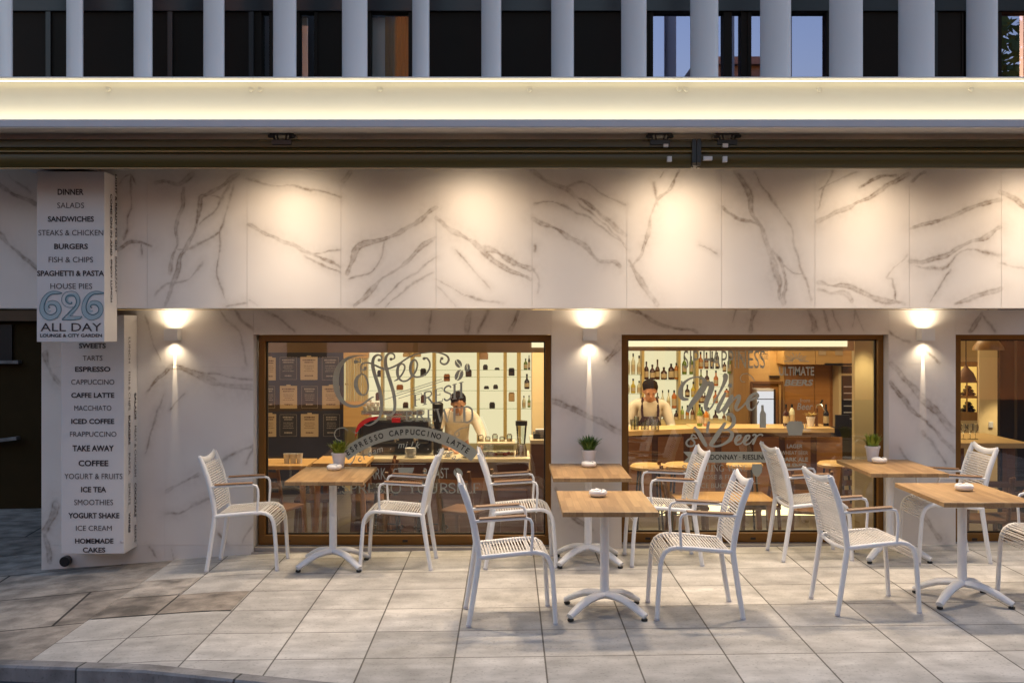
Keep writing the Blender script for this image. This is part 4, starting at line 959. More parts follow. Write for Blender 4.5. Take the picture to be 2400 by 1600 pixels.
# ribbon with notched end, bottle, glass, small print
poly(m, [ce(485,868),(ce(1135,868)),(ce(1100,908)),(ce(1135,945)),(ce(485,945)),(ce(522,906))], TV); piece('banner', win2)
put_text(md, "CHARDONNAY · RIESLING", (ce(560,0)[0], ce(1080,0)[0], ce(0,888)[1], ce(0,925)[1]), TV2, bold=.02)
serif_text(m, "SPARKLING WINE", (ce(480,0)[0], ce(940,0)[0], ce(0,962)[1], ce(0,1006)[1]), TV); piece('lettering', win2)
poly(m, [ce(*p) for p in [(975,955),(1040,955),(1046,985),(1040,1015),(1022,1040),(1010,1046),(1003,1046),(990,1038),(974,1012),(969,985)]], TV); R(m, 6, [(1007,1046),(1007,1090)], ce, 3.015); R(m, 6, [(985,1092),(1030,1092)], ce, 3.015); piece('wine_glass_sticker', win2)
put_text(m, "ROSE & FIZZ", (ce(620,0)[0], ce(870,0)[0], ce(0,1030)[1], ce(0,1062)[1]), TV); piece('lettering', win2); put_text(m, "ICE BUCKET", (ce(600,0)[0], ce(860,0)[0], ce(0,1090)[1], ce(0,1124)[1]), TV); piece('lettering', win2)
B0 = [(2000,480),(2055,480),(2062,600),(2110,680),(2112,1000),(1962,1000),(1968,680),(1998,600)]
poly(m, [cd(*p) for p in B0], TV); piece('bottle_sticker', win2)
def ch(x, y): return (1780+x/5.055, 800+y/5.055)
for k in range(11):
    a = math.pi*(k/10); c = (435, 235); r0, r1 = 40, 150 if k % 2 == 0 else 120
    R(m, 9, [(c[0]-r0*math.cos(a)*1.0, c[1]-r0*math.sin(a)*.7), (c[0]-r1*math.cos(a), c[1]-r1*.72*math.sin(a))], ch, 5.055)
piece('sunburst_sticker', win2)
put_text(m, "ULTIMATE", (1826, 1908, 859, 880), TV, bold=.02); piece('lettering', win2)
put_text(m, "BEERS", (1838, 1906, 889, 904), TV, bold=.04, shear=.2); piece('lettering', win2)
put_text(m, "from", (1875, 1898, 933, 942), TV); piece('lettering', win2); put_text(m, "Beer", (1868, 1905, 944, 960), TV, bold=.01, shear=.2); piece('lettering', win2)
poly(m, [ch(*p) for p in [(345,945),(500,945),(525,1010),(500,1110),(345,1110),(320,1010)]], TV)
for x in (300, 320, 500, 520, 545): R(m, 9, [(x,985),(x+4,1030)], ch, 5.055)
for k in range(9): R(m, 8, [(290+k*32,930+abs(k-4)*8),(300+k*32,955+abs(k-4)*7)], ch, 5.055)
piece('barrel_sticker', win2)
put_text(m, "LAGER", (ch(325,0)[0], ch(510,0)[0], ch(0,1215)[1], ch(0,1262)[1]), TV, bold=.02); piece('lettering', win2)
put_text(m, "WHEAT BEER", (ch(255,0)[0], ch(575,0)[0], ch(0,1295)[1], ch(0,1340)[1]), TV); piece('lettering', win2)
put_text(m, "DARK ALE", (ch(255,0)[0], ch(575,0)[0], ch(0,1370)[1], ch(0,1420)[1]), TV, bold=.03); piece('lettering', win2)
put_text(m, "PILSNER", (ch(290,0)[0], ch(570,0)[0], ch(0,1440)[1], ch(0,1497)[1]), TV, bold=.04)
m.build("lettering", M['vinyl'], win2); md.build("banner_lettering", M['vinyl_dark'], win2)

# ------------------------------------------------------------------ interior: what the coffee window shows
YB = 13.9
m = MB(); m.box(wx(600,9.45), wx(1284,9.45), 9.45, 9.75, wz(826,9.45), wz(780,9.45)); m.box(wx(1450,9.45), wx(2002,9.45), 9.452, 9.75, wz(822,9.45), wz(780,9.45)); m.build("bulkhead", M['bulkhead'], B)
m = MB(); m.pbox(1464, 1986, 798, 812, 9.445, .006); m.build("light_panel", M['strip_glow'], B)
m = MB(); m.pbox(1246, 1278, 800, 814, 9.44, .006); m.build("light_panel", M['strip_glow'], B)
t = thing("menu_wall", "dark chalkboard wall behind the coffee window's menu cards", "chalkboard", (wx(716,YB), YB, ZI))
m = MB(); m.box(wx(622,YB), wx(806,YB), YB, YB+.08, ZI, wz(824,YB)); m.build("board", M['chalk'], t)
cards = [("cream",619,646,838,891),("dark",655,696,836,890),("cream",704,744,836,890),("dark",754,794,836,891),
         ("dark",619,645,904,957),("cream",656,696,904,957),("dark",706,745,904,957),("cream",755,796,904,957),
         ("cream",619,647,970,1023),("dark",655,696,970,1023),("cream",705,746,970,1023),("dark",757,797,970,1023)]
rown = ["top row","middle row","bottom row"]; coln = ["against the window frame","one step from the window frame","two steps from the window frame","beside the slats"]
for i, (kind, a, b, c, d) in enumerate(cards):
    Y = YB-.012; t = thing("menu_card", f"{kind} menu card in the {rown[i//4]} of the chalkboard, {coln[i%4]}", "menu card", (wx((a+b)/2,Y), Y, wz(d,Y)), 0, "menu cards on the chalkboard")
    m = MB(); m.pbox(a, b, c, d, Y, .010); m.pbox((a+b)/2-5, (a+b)/2+5, c-3, c+.3, Y+.001, .008)
    m.build("board", M['card'] if kind == "cream" else M['card_dark'], t)
    m = MB(); Tc = front(Y-.002); w = b-a
    rows = [(.14,.7,3.2),(.24,.55,2.6),(.38,.6,1.0),(.46,.66,1.0),(.54,.5,1.0),(.62,.6,1.0),(.82,.45,3.0)]
    for k, (v, ww, th) in enumerate(rows):
        y = c+(d-c)*v; h = w*ww/2*(.85+.3*rnd.random()); cx_ = (a+b)/2; x = cx_-h
        while x < cx_+h:
            l_ = rnd.uniform(1.2, 3.6) if th > 2 else rnd.uniform(3, 8); ribbon(m, [(x, y), (min(x+l_, cx_+h), y)], th*rnd.uniform(.8,1.1), Tc, curve=False); x += l_+.8
    if kind == "dark":
        for p, q in (((a+1,c+1),(b-1,c+1)),((a+1,d-1),(b-1,d-1)),((a+1,c+1),(a+1,d-1)),((b-1,c+1),(b-1,d-1))): ribbon(m, [p,q], .5, Tc, curve=False)
    m.build("writing", M['card_ink'] if kind == "cream" else M['chalk_ink'], t)
t = thing("slat_screen", "upright honey wood slats between the chalkboard and the lit shelves", "screen", (wx(835,13.6), 13.6, ZI))
m = MB()
for k in range(10):
    x = 811+k*5.2; m.pbox(x, x+3.4+(k%3)*.5, 838, 940, 13.6, .03)
m.pbox(808, 863, 898, 902, 13.63, .02); m.build("slats", M['slat'], t)
m = MB(); m.pbox(805, 864, 826, 839, 13.58, .08); m.pbox(805, 864, 940, 1000, 13.6, .3); m.build("frame", M['oak_light'], t)
m = MB(); m.box(wx(806,13.75), wx(864,13.75), 13.75, 13.76, wz(945,13.75), wz(838,13.75)); m.build("backing", M['slat_glow'], t)
def shelf_unit(name, label, a, b, t_, bt, posts, shelves):
    t = thing(name, label, "shelf", (wx((a+b)/2,YB), YB, wz(bt,YB)), 0, "backlit wall shelves")
    m = MB(); m.box(wx(a,YB+.1), wx(b,YB+.1), YB+.1, YB+.14, wz(bt,YB), wz(t_,YB)); m.build("back_panel", M['shelf_glow'], t)
    m = MB()
    for p, w in posts: m.box(wx(p-w/2,YB), wx(p+w/2,YB), YB-.1, YB+.09, wz(bt,YB), wz(t_,YB))
    m.build("posts", M['slat'], t)
    m = MB()
    for p0, p1, y in shelves: m.box(wx(p0,YB), wx(p1,YB), YB-.09, YB+.085, wz(y,YB)-.008, wz(y,YB))
    m.build("shelf", M['clear'], t)
    return t
shelf_unit("backlit_shelf", "glowing pale shelf wall with coffee tins behind the barista", 862, 1246, 815, 1040, [(897,5),(967,7),(1018,7),(1121,6),(1184,8),(1216,9)],
           [(862,1246,866),(862,1246,882),(862,1246,914),(862,1246,956)])
tins = [("dark",1132,1143,854,866),("small dark",1159,1171,861,866),("large black",1192,1206,862,880),("dark brown",1091,1105,865,882),("orange",1040,1054,876,893),("low black",1134,1146,904,911),("black",1156,1167,901,911),
        ("black",1147,1160,942,956),("tan",1192,1206,919,940),("black",985,998,863,880),("brown",986,998,925,944),("dark",884,894,867,882),("orange brown",929,944,901,913),("dark brown",944,956,942,958),("tall brown",880,888,919,938),("pale",944,986,826,836),("pinkish",1122,1144,826,842)]
tm = {"orange":(.35,.12,.02),"orange brown":(.30,.09,.015),"brown":(.10,.035,.015),"dark brown":(.045,.018,.01),"tall brown":(.07,.025,.012),"tan":(.50,.33,.14),"pale":(.55,.38,.2),"pinkish":(.45,.27,.16)}
spot = ["upper shelf above the barista's shoulder, by the post","upper shelf beside a clear jar","upper shelf between the two thick posts","above the barista's head, beside the coffee bean lettering","above the slanted lines","second shelf, beside its twin","second shelf, beside its low twin","third shelf, nearest the barista's shoulder","second bay from the end wall, standing alone","inside the last letter of the big script word","under the word FRESH","between the two tall script strokes, upper shelf","at the end of the script word's second stroke","above the coffee grinder","behind the first tall script stroke","top ledge behind the script crossbar","top ledge beside the bean lettering"]
for (kind, a, b, c, d), sp in zip(tins, spot):
    t = thing("coffee_tin", f"{kind} tin on the glowing shelves, {sp}", "tin", (wx((a+b)/2,YB-.02), YB-.02, wz(d,YB)), 0, "tins on the coffee shelves")
    mm = M.setdefault("tin "+kind, mat("tin "+kind, tm.get(kind, (.018,.014,.012)), .5, var=.2, scale=20))
    m = MB(); x0, x1 = wx(a,YB-.05), wx(b,YB-.05); m.box(x0, x1, YB-.05, YB+.03, wz(d,YB), wz(c,YB)-.012); m.build("body", mm, t, bevel=.006)
    m = MB(); m.box(x0+.008, x1-.008, YB-.045, YB+.025, wz(c,YB)-.012, wz(c,YB)); m.build("lid", mm, t, bevel=.004)
bmats = {}
def bottle_mat(kind):
    if kind not in bmats:
        c = {"dark brown":(.05,.014,.008),"amber":(.46,.17,.02),"green":(.13,.20,.02),"pale green":(.36,.48,.10),"black":(.016,.012,.012),"clear":(.62,.60,.42),"orange":(.50,.16,.04),"yellow":(.55,.42,.04),"brown":(.16,.06,.02)}[kind]
        bmats[kind] = mat(kind+" bottle glass", c, .18, var=.18, scale=14)
    return bmats[kind]
M['paper'] = mat("paper label", (.50,.40,.24), .8, var=.15, scale=20)
def bottle(kind, px, top, bot, wpx, label, Y=None, group="bottles on the bar shelves", capc=None):
    Y = YB-.03 if Y is None else Y; x = wx(px,Y); z0 = wz(bot,Y); H = wz(top,Y)-z0; r = wpx/2*Y/F_PX
    t = thing("bottle", label, "bottle", (x, Y, z0), 0, group)
    sh = rnd.choice((.50,.58,.66)); m = MB(); m.lathe([(r*.94,0),(r,.01),(r,H*sh),(r*.8,H*(sh+.07)),(r*.36,H*(sh+.16)),(r*.32,H*.86)], (x,Y,z0), 14); m.build("glass_body", bottle_mat(kind), t, smooth=40)
    m = MB(); m.lathe([(r*.37,H*.855),(r*.37,H),(0,H)], (x,Y,z0), 10); m.build("cap", M['black'] if capc is None else capc, t, smooth=40)
    m = MB(); m.lathe([(r*1.02,H*.14),(r*1.02,H*sh*.8)], (x,Y,z0), 14); m.f = m.f[:14]; m.m = m.m[:14]; m.build("paper_label", M['paper'], t, smooth=40)
for kind, px, top, bot, w, lab in (("black",1235,876,911,12,"tall black bottle at the end of the coffee shelves, second row"),("green",1232,840,866,9,"green bottle at the end of the coffee shelves, top row"),("black",1240,832,866,5,"slim black bottle at the end of the coffee shelves, top row"),("clear",1228,927,956,8,"clear bottle at the end of the coffee shelves, third row"),("green",1240,926,954,7,"slim green bottle at the end of the coffee shelves, third row")):
    bottle(kind, px, top, bot, w, lab, group="bottles on the coffee shelves")
def jar(px, c, d, w, Y, label, filled=None):
    x = wx(px,Y); z0 = wz(d,Y); H = wz(c,Y)-z0; r = w/2*Y/F_PX
    t = thing("glass_jar", label, "jar", (x,Y,z0), 0, "clear jars on the coffee counter")
    m = MB(); m.lathe([(r*.9,0),(r,.01),(r,H*.85),(r*.7,H*.9)], (x,Y,z0), 14); m.build("glass_body", M['clear'], t, smooth=40)
    m = MB(); m.lathe([(r*.72,H*.88),(r*.72,H)], (x,Y,z0), 12); m.build("lid", M['chrome'], t, smooth=40)
    m = MB(); m.lathe([(r*.8,.006),(r*.85,H*.45),(0,H*.5)], (x,Y,z0), 12); m.build("contents", filled or M['oak_light'], t, smooth=40)
# counter with display case, machine, grinder
YK = 11.2
t = thing("coffee_counter", "long coffee counter with pale top and dark wood front", "counter", (wx(1090,YK), YK, ZI))
m = MB(); m.box(wx(820,YK), wx(1243,YK), YK, YK+.75, wz(1083,YK), wz(1074,YK)); m.build("counter_top", M['counter_white'], t, bevel=.004)
m = MB(); m.box(wx(824,YK), wx(1240,YK), YK+.04, YK+.7, ZI, wz(1083,YK)-.002); m.build("front", M['oak_dark'], t)
m = MB(); m.box(wx(940,YK), wx(1236,YK), YK+.03, YK+.036, wz(1150,YK), wz(1120,YK)); m.build("rail", M['oak'], t)
t = thing("side_counter", "dark side counter with pale top beside the wall column", "counter", (wx(1262,10.6), 10.6, ZI))
m = MB(); m.box(wx(1243,10.6), wx(1286,10.6), 10.6, 11.1, wz(1040,10.6), wz(1031,10.6)); m.build("counter_top", M['counter_white'], t)
m = MB(); m.box(wx(1245,10.6), wx(1286,10.6), 10.62, 11.1, ZI, wz(1040,10.6)-.002); m.build("front", M['oak_dark'], t)
t = thing("cash_register", "dark cash register on the pale side counter", "cash register", (wx(1264,10.7), 10.7, wz(1031,10.7)))
m = MB(); m.pbox(1250, 1280, 1016, 1030, 10.7, .25); m.build("body", M['black'], t, bevel=.01); m = MB(); m.pbox(1255, 1279, 1006, 1013, 10.75, .12); m.build("screen", M['trim'], t, bevel=.004)
t = thing("espresso_machine", "black espresso machine with a curved red side and cups on top", "espresso machine", (wx(915,11.6), 11.6, wz(1074,11.6)))
Y = 11.45; m = MB(); m.pbox(846, 1004, 985, 1040, Y, .4); m.pbox(838, 1012, 1000, 1062, Y+.05, .4); m.build("body", M['black'], t, bevel=.02)
m = MB(); m.pbox(846, 990, 962, 972, Y+.02, .36); m.pbox(905, 960, 974, 984, Y+.01, .3); m.build("cup_rail", M['chrome'], t, bevel=.006)
m = MB(); sw = [(834,1010),(841,995),(854,985),(870,979),(892,976)]
S_ = smooth_pts(sw, 5); W_ = [15-11*i/(len(S_)-1) for i in range(len(S_))]
vs = []
for (u, v), w in zip(S_, W_):
    for yy in (Y-.035, Y-.005):
        vs += [(wx(u,Y), yy, wz(v-2,Y)), (wx(u,Y), yy, wz(v+w,Y))]
n = len(S_); fs = []
for i in range(n-1):
    a, b = 4*i, 4*i+4; fs += [(a,a+1,b+1,b),(a+2,b+2,b+3,a+3),(a,b,b+2,a+2),(a+1,a+3,b+3,b+1)]
m.add(vs, fs); m.pbox(918, 938, 980, 990, Y-.03, .03); m.build("red_panel", M['red'], t)
m = MB()
for px in (880, 930, 975): m.lathe([(.03,0),(.03,.05)], (wx(px,Y-.05), Y-.05, wz(1030,Y)), 12); m.bar((wx(px,Y-.05), Y-.06, wz(1027,Y)), (wx(px,Y-.05), Y-.2, wz(1029,Y)), .02, .02)
m.build("brew_group", M['chrome'], t)
for k, (px, py) in enumerate(((856,961),(868,961),(880,961),(893,961),(862,951),(875,951),(887,951),(912,973),(926,973))):
    Y2 = 11.6; x = wx(px,Y2); z = wz(py,Y2); where = ["front","second","third","fourth"][k] if k < 4 else ["front","middle","back"][k-4] if k < 7 else ["first","second"][k-7]
    m = MB(); m.lathe([(.018,0),(.027,.03),(.029,.044),(.026,.044),(.016,.006)], (x,Y2,z), 14)
    c = thing("coffee_cup", (f"white cup on the espresso machine's cup rail, {where} of the lower row" if k < 4 else f"white cup stacked {where} on the lower cups of the espresso machine" if k < 7 else f"white cup on the espresso machine's short rail, {where} from the red panel"), "cup", (x,Y2,z), 0, "cups on the espresso machine")
    m.build("bowl", M['porcelain'], c, smooth=40)
t = thing("coffee_grinder", "tall black coffee grinder between the espresso machine and the barista", "grinder", (wx(1026,11.5), 11.5, wz(1074,11.5)))
x, z = wx(1026,11.5), wz(1074,11.5); k = 11.5/F_PX
m = MB(); m.lathe([(11*k,0),(10*k,30*k),(11*k,60*k),(12*k,70*k)], (x,11.5,z), 16); m.build("body", M['black'], t, smooth=40)
m = MB(); m.lathe([(7*k,70*k),(12*k,95*k),(13*k,128*k),(9*k,132*k),(0,133*k)], (x,11.5,z), 16); m.build("hopper", M['black'], t, smooth=40)
t = thing("display_case", "glass cake display case on the coffee counter beside the barista", "display case", (wx(1162,11.25), 11.25, wz(1074,11.25)))
m = MB(); Y = 11.25; m.pbox(1120, 1206, 1038, 1074, Y, .004); m.pbox(1120, 1206, 1038, 1074, Y+.36, .004); m.build("pane", M['clear'], t)
m = MB(); m.pbox(1119, 1207, 1038, 1042, Y-.004, .372); m.pbox(1119, 1207, 1070, 1074, Y-.004, .372)
for px in (1120, 1205): m.pbox(px-.8, px+.8, 1042, 1070, Y-.003, .01)
m.build("frame", M['counter_white'], t)
m = MB(); r3 = random.Random(5)
for px in range(1128, 1202, 8):
    m.ball((wx(px,Y+.15), Y+.15+r3.uniform(-.05,.05), wz(1067,Y)), (.03,.03,.022), r3.randrange(3), 8, 6)
m.build("cakes", [M['oak_light'], M['red'], M['oak']], t, smooth=60)
for px, c, lab in ((1127,1018,"clear jar at the barista's end of the display case"),(1143,1022,"low clear jar second on the display case"),(1160,1016,"tall clear jar in the middle of the display case"),(1177,1022,"low clear jar before the last on the display case"),(1194,1016,"tall clear jar at the blender end of the display case")):
    jar(px, c, 1037.5, 13, 11.42, lab)
t = thing("blender", "tall blender with a clear jug at the end of the coffee counter", "blender", (wx(1222,11.4), 11.4, wz(1074,11.4)))
x, z = wx(1222,11.4), wz(1074,11.4); k = 11.4/F_PX
m = MB(); m.lathe([(14*k,0),(13*k,20*k),(10*k,34*k)], (x,11.4,z), 16); m.build("motor_base", M['chrome'], t, smooth=40)
m = MB(); m.lathe([(9*k,34*k),(13*k,78*k)], (x,11.4,z), 16); m.build("jug", M['clear'], t, smooth=40); m = MB(); m.lathe([(14*k,78*k),(14*k,88*k),(0,90*k)], (x,11.4,z), 16); m.build("lid", M['black'], t, smooth=40)
# column by the coffee counter
t = thing("wall_column", "cream wall column between the coffee shelves and the window frame", "column", (wx(1266,12.4), 12.4, ZI))
m = MB(); m.box(wx(1247,12.4), wx(1300,12.4), 12.4, 12.8, ZI, 2.7); m.build("shaft", M['cream_wall'], t, bevel=.004)
# indoor tables seen under the chalkboard
def indoor_table(px, Y, ztop, w, d, label):
    x = wx(px, Y); t = thing("indoor_table", label, "table", (x, Y, ZI), 0, "wooden tables inside")
    m = MB(); m.box(x-w/2, x+w/2, Y-d/2, Y+d/2, ztop-.04, ztop); m.build("table_top", M['oak_light'], t, bevel=.004)
    for sx in (-1, 1):
        for sy in (-1, 1): m = MB(); m.bar((x+sx*(w/2-.06), Y+sy*(d/2-.06), ztop-.041), (x+sx*(w/2-.02), Y+sy*(d/2-.03), ZI), .05, .05, up=(0,1,0)); m.build("leg", M['oak'], t)
    return t
indoor_table(662, 10.9, wz(1091,10.6), .62, .6, "pale wooden table under the chalkboard, by the window's edge")
indoor_table(806, 10.9, wz(1085,10.6), .55, .6, "pale wooden table behind the potted plant of the first terrace table")
indoor_table(1690, 10.4, wz(1178,10.0), .95, .6, "wooden table indoors below the wine lettering")
zt1 = wz(1091,10.6)
for k, px in enumerate((672, 687, 702)):
    x = wx(px, 10.8); c = thing("paper_cup", ["beige paper cup at the frame end of the row on the indoor table", "middle beige paper cup of the row on the indoor table", "beige paper cup at the plant end of the row on the indoor table"][k], "cup", (x, 10.8, zt1), 0, "paper cups indoors")
    m = MB(); m.lathe([(.026,0),(.034,.095),(.036,.1),(.031,.1),(.024,.006)], (x,10.8,zt1), 14); m.build("cup_wall", M['sign'], c, smooth=40)
def stool(px, Y, zs, label, cream=True):
    x = wx(px, Y); t = thing("bar_stool", label, "stool", (x, Y, ZI), 0, "bar stools inside")
    m = MB(); m.lathe([(.15,0),(.185,.012),(.19,.035),(.17,.055),(0,.06)], (x,Y,zs), 20); m.build("seat", M['counter_top'] if cream else M['black'], t, smooth=40)
    for k in range(4):
        a = math.pi/4+k*math.pi/2; m = MB(); m.sweep([(x+.13*math.cos(a), Y+.13*math.sin(a), zs), (x+.2*math.cos(a), Y+.2*math.sin(a), ZI)], .011, n=6); m.build("leg", M['black'], t)
    m = MB(); m.sweep([(x+.168*math.cos(a), Y+.168*math.sin(a), (zs+ZI)/2-.05) for a in [2*math.pi*j/16 for j in range(17)]], .007, n=6); m.build("foot_ring", M['black'], t)
stool(1520, 10.7, wz(1100,10.7), "cream seated bar stool below the bartender"); stool(1600, 10.7, wz(1098,10.7), "cream seated bar stool behind the wine window's first chair back"); stool(1745, 10.8, wz(1096,10.8), "cream seated bar stool under the lit drinks door"); stool(1960, 10.6, wz(1095,10.6), "cream seated bar stool near the round column")
stool(905, 10.3, wz(1150,10.3), "dark bar stool in front of the espresso machine", False); stool(1010, 10.3, wz(1150,10.3), "dark bar stool behind the espresso lettering", False)

# ------------------------------------------------------------------ interior: the bar
shelf_unit("backlit_shelf", "glowing pale shelf wall full of bottles behind the bartender", 1455, 1719, 812, 1010, [(1505,6),(1590,5),(1631,7),(1717,5)],
           [(1455,1505,877.5),(1455,1505,921.5),(1508,1590,889.5),(1530,1590,956),(1592,1631,877.5),(1592,1631,930.5),(1632,1690,864.5),(1690,1719,875.5),(1632,1719,904.5),(1632,1719,944.5)])
ord_ = ["first","second","third","fourth","fifth","sixth","seventh"]
rowsB = [("upper shelf over the bartender's shoulder by the window frame", [("clear",1471,829,877,11),("clear",1484,828,877,10),("clear",1498,833,877,11)]),
 ("lower shelf beside the bartender's head by the window frame", [("clear",1471,888,921,10),("yellow",1484,887,921,11),("clear",1498,892,921,10)]),
 ("long shelf straight above the bartender", [("dark brown",1515,847,889,11),("dark brown",1529,854,889,13),("dark brown",1541,842,889,11),("dark brown",1556,860,889,15),("dark brown",1573,852,889,14),("amber",1585,850,889,10)]),
 ("shelf beside the bartender's shoulder", [("black",1541,920,956,8),("clear",1553,914,956,8),("clear",1567,913,956,9),("orange",1580,914,956,12)]),
 ("counter ledge beside the bartender's arm", [("black",1558,965,993,9),("dark brown",1571,962,993,13),("dark brown",1585,961,993,11)]),
 ("top shelf of the narrow bay", [("green",1604,834,877,11),("green",1620,834,877,9)]),
 ("middle shelf of the narrow bay", [("black",1598,892,930,7),("dark brown",1611,901,930,11),("yellow",1625,894,930,11)]),
 ("counter ledge of the narrow bay", [("pale green",1599,951,992,9),("amber",1611,949,992,9),("brown",1623,953,992,10)]),
 ("top shelf of the wide bay", [("amber",1642,824,864,12),("brown",1656,825,864,10),("black",1669,823,864,9),("black",1681,825,864,9)]),
 ("short shelf beside the brown pillar", [("dark brown",1698,848,871,9),("green",1710,834,875,11)]),
 ("second shelf of the wide bay", [("green",1643,865,904,9),("dark brown",1657,867,904,11),("orange",1678,868,904,11)]),
 ("third shelf of the wide bay", [("brown",1643,915,944,11),("dark brown",1652,920,944,8),("orange",1677,914,944,12),("orange",1703,910,930,12)]),
 ("counter ledge of the wide bay", [("black",1645,953,991,11),("clear",1660,954,991,9),("dark brown",1677,960,991,13),("brown",1697,966,991,9),("black",1708,958,991,10)])]
for where, lst in rowsB:
    cnt = {}; tot = {}
    for k in lst: tot[k[0]] = tot.get(k[0], 0)+1
    for kind, px, top, bot, w in lst:
        cnt[kind] = cnt.get(kind, 0)+1
        o_ = "" if tot[kind] == 1 else (ord_[cnt[kind]-1]+" " if cnt[kind] < tot[kind] else "last ")
        bottle(kind, px, top, bot, w, f"{o_}{kind} bottle on the {where}", capc=M['leaf_dark'] if kind == "pale green" else None)
t = thing("back_counter", "wooden work counter under the bottle shelves", "counter", (wx(1600,13.3), 13.3, ZI))
m = MB(); m.box(wx(1455,13.2), wx(1722,13.2), 13.2, 13.95, wz(1000,13.2), wz(993,13.2)); m.build("counter_top", M['slat'], t); m = MB(); m.box(wx(1457,13.2), wx(1720,13.2), 13.24, 13.9, ZI, wz(1000,13.2)-.002); m.build("front", M['oak_dark'], t)
YBAR = 11.5
t = thing("bar_counter", "honey topped oak bar counter with a glowing foot running behind the wine window", "bar", (wx(1700,YBAR), YBAR, ZI))
m = MB(); zb_ = wz(1004,YBAR)
m.add([(wx(1440,YBAR-.35),YBAR-.35,zb_),(wx(1625,YBAR),YBAR,zb_),(wx(1625,YBAR),YBAR+.45,zb_),(wx(1440,YBAR),YBAR+.2,zb_),(wx(1440,YBAR-.35),YBAR-.35,zb_-.05),(wx(1625,YBAR),YBAR,zb_-.05),(wx(1625,YBAR),YBAR+.45,zb_-.05),(wx(1440,YBAR),YBAR+.2,zb_-.05)], [(0,1,2,3),(4,7,6,5),(0,4,5,1),(1,5,6,2),(2,6,7,3),(3,7,4,0)])
m.box(wx(1626,YBAR), wx(1956,YBAR), YBAR, YBAR+.5, zb_-.045, zb_+.004); m.build("counter_top", M['counter_top'], t)
m = MB(); m.box(wx(1440,YBAR), wx(1954,YBAR), YBAR+.1, YBAR+.4, ZI+.26, zb_-.052); m.build("front", M['oak_dark'], t)
m = MB()
for k in range(7): m.box(wx(1470+k*75,YBAR), wx(1530+k*75,YBAR), YBAR+.085, YBAR+.098, ZI+.3, zb_-.1)
m.build("front_panel", M['oak'], t)
m = MB(); m.box(wx(1440,YBAR), wx(1954,YBAR), YBAR+.2, YBAR+.3, ZI+.12, ZI+.235); m.build("foot_light", M['kick_glow'], t)
t = thing("veneer_pillar", "brown veneered pillar between the bottle shelves and the bright oak niche", "pillar", (wx(1737,13.7), 13.7, ZI))
m = MB(); m.box(wx(1719,13.7), wx(1755,13.7), 13.7, 14.1, ZI, 2.7); m.build("shaft", M['walnut'], t, bevel=.004)
t = thing("oak_wall_panelling", "warm oak wall panelling with a doorway behind the beer lettering", "panelling", (wx(1850,14), 14.0, ZI))
Y = 14.0; m = MB(); m.pbox(1755, 1838, 800, 894, Y, .1); m.pbox(1755, 1762, 894, 1060, Y, .1); m.pbox(1826, 1838, 894, 1060, Y, .1); m.build("niche_wall", M['oak_light'], t)
m = MB(); m.pbox(1838.3, 1909, 854, 1060, Y+.02, .1); m.pbox(1910, 1946, 854, 1060, Y+.02, .1); m.build("panel", M['oak'], t)
m = MB(); m.pbox(1946.3, 1968, 854, 1060, Y+.06, .1); m.build("reveal", M['oak'], t)
m = MB(); m.pbox(1760, 1836, 893, 899, Y-.03, .05); m.pbox(1760, 1764, 899, 1060, Y-.03, .05); m.pbox(1832, 1836, 899, 1060, Y-.03, .05); m.build("door_frame", M['oak_dark'], t, bevel=.004)
m = MB(); m.pbox(1764, 1832, 899, 1060, Y+.05, .04); m.build("door_back", M['oak'], t)
m = MB(); m.pbox(1804, 1828, 880, 886, Y-.05, .05); m.build("vent", M['black'], t)
t = thing("wall_cabinet", "pale oak wall cabinet above the beer lettering", "cabinet", (wx(1910,13.6), 13.6, wz(854,13.6)))
m = MB(); m.pbox(1838, 1911, 812, 854, 13.6, .4); m.pbox(1911.6, 1996, 812, 854, 13.6, .4); m.build("doors", M['oak_light'], t, bevel=.003)
m = MB(); m.pbox(1934, 1998, 851, 856, 13.57, .3); m.build("shelf_lip", M['black'], t)
for a, b in ((1919,1936),(1958,1976)):
    m = MB(); m.pbox(a, b, 816, 832, 13.585, .012); m.build("notice", M['card'], t)
t = thing("drinks_fridge", "tall lit white drinks fridge standing in the oak doorway", "fridge", (wx(1796,13.7), 13.7, ZI))
m = MB(); m.pbox(1774, 1818, 912, 1100, 13.7, .3); m.build("body", M['trim'], t, bevel=.006); m = MB(); m.pbox(1775, 1813, 917, 1010, 13.69, .008); m.build("door", M['fridge_glow'], t)
m = MB(); m.pbox(1775, 1816, 934, 936, 13.68, .009); m.pbox(1814, 1818, 912, 1010, 13.675, .02); m.build("door_trim", M['black'], t)
t = thing("beer_tap", "slim beer tap standing on the bar counter", "beer tap", (wx(1914,11.75), 11.75, zb_+.004))
x = wx(1914,11.75); k = 11.75/F_PX
m = MB(); m.lathe([(5*k,0),(3.2*k,3*k),(3*k,40*k),(4*k,42*k)], (x,11.75,zb_+.004), 14); m.build("column", M['oak_dark'], t, smooth=40)
m = MB(); m.sweep([(x,11.75,zb_+.004+42*k),(x,11.75,zb_+50*k),(x+8*k,11.68,zb_+52*k),(x+10*k,11.66,zb_+44*k),(x+13*k,11.66,zb_+40*k)], 2*k, n=8); m.build("spout", M['chrome'], t, smooth=50); m = MB(); m.bar((x+6*k,11.72,zb_+50*k), (x+11*k,11.70,zb_+63*k), 4*k, 4*k); m.build("handle", M['black'], t, bevel=.003)
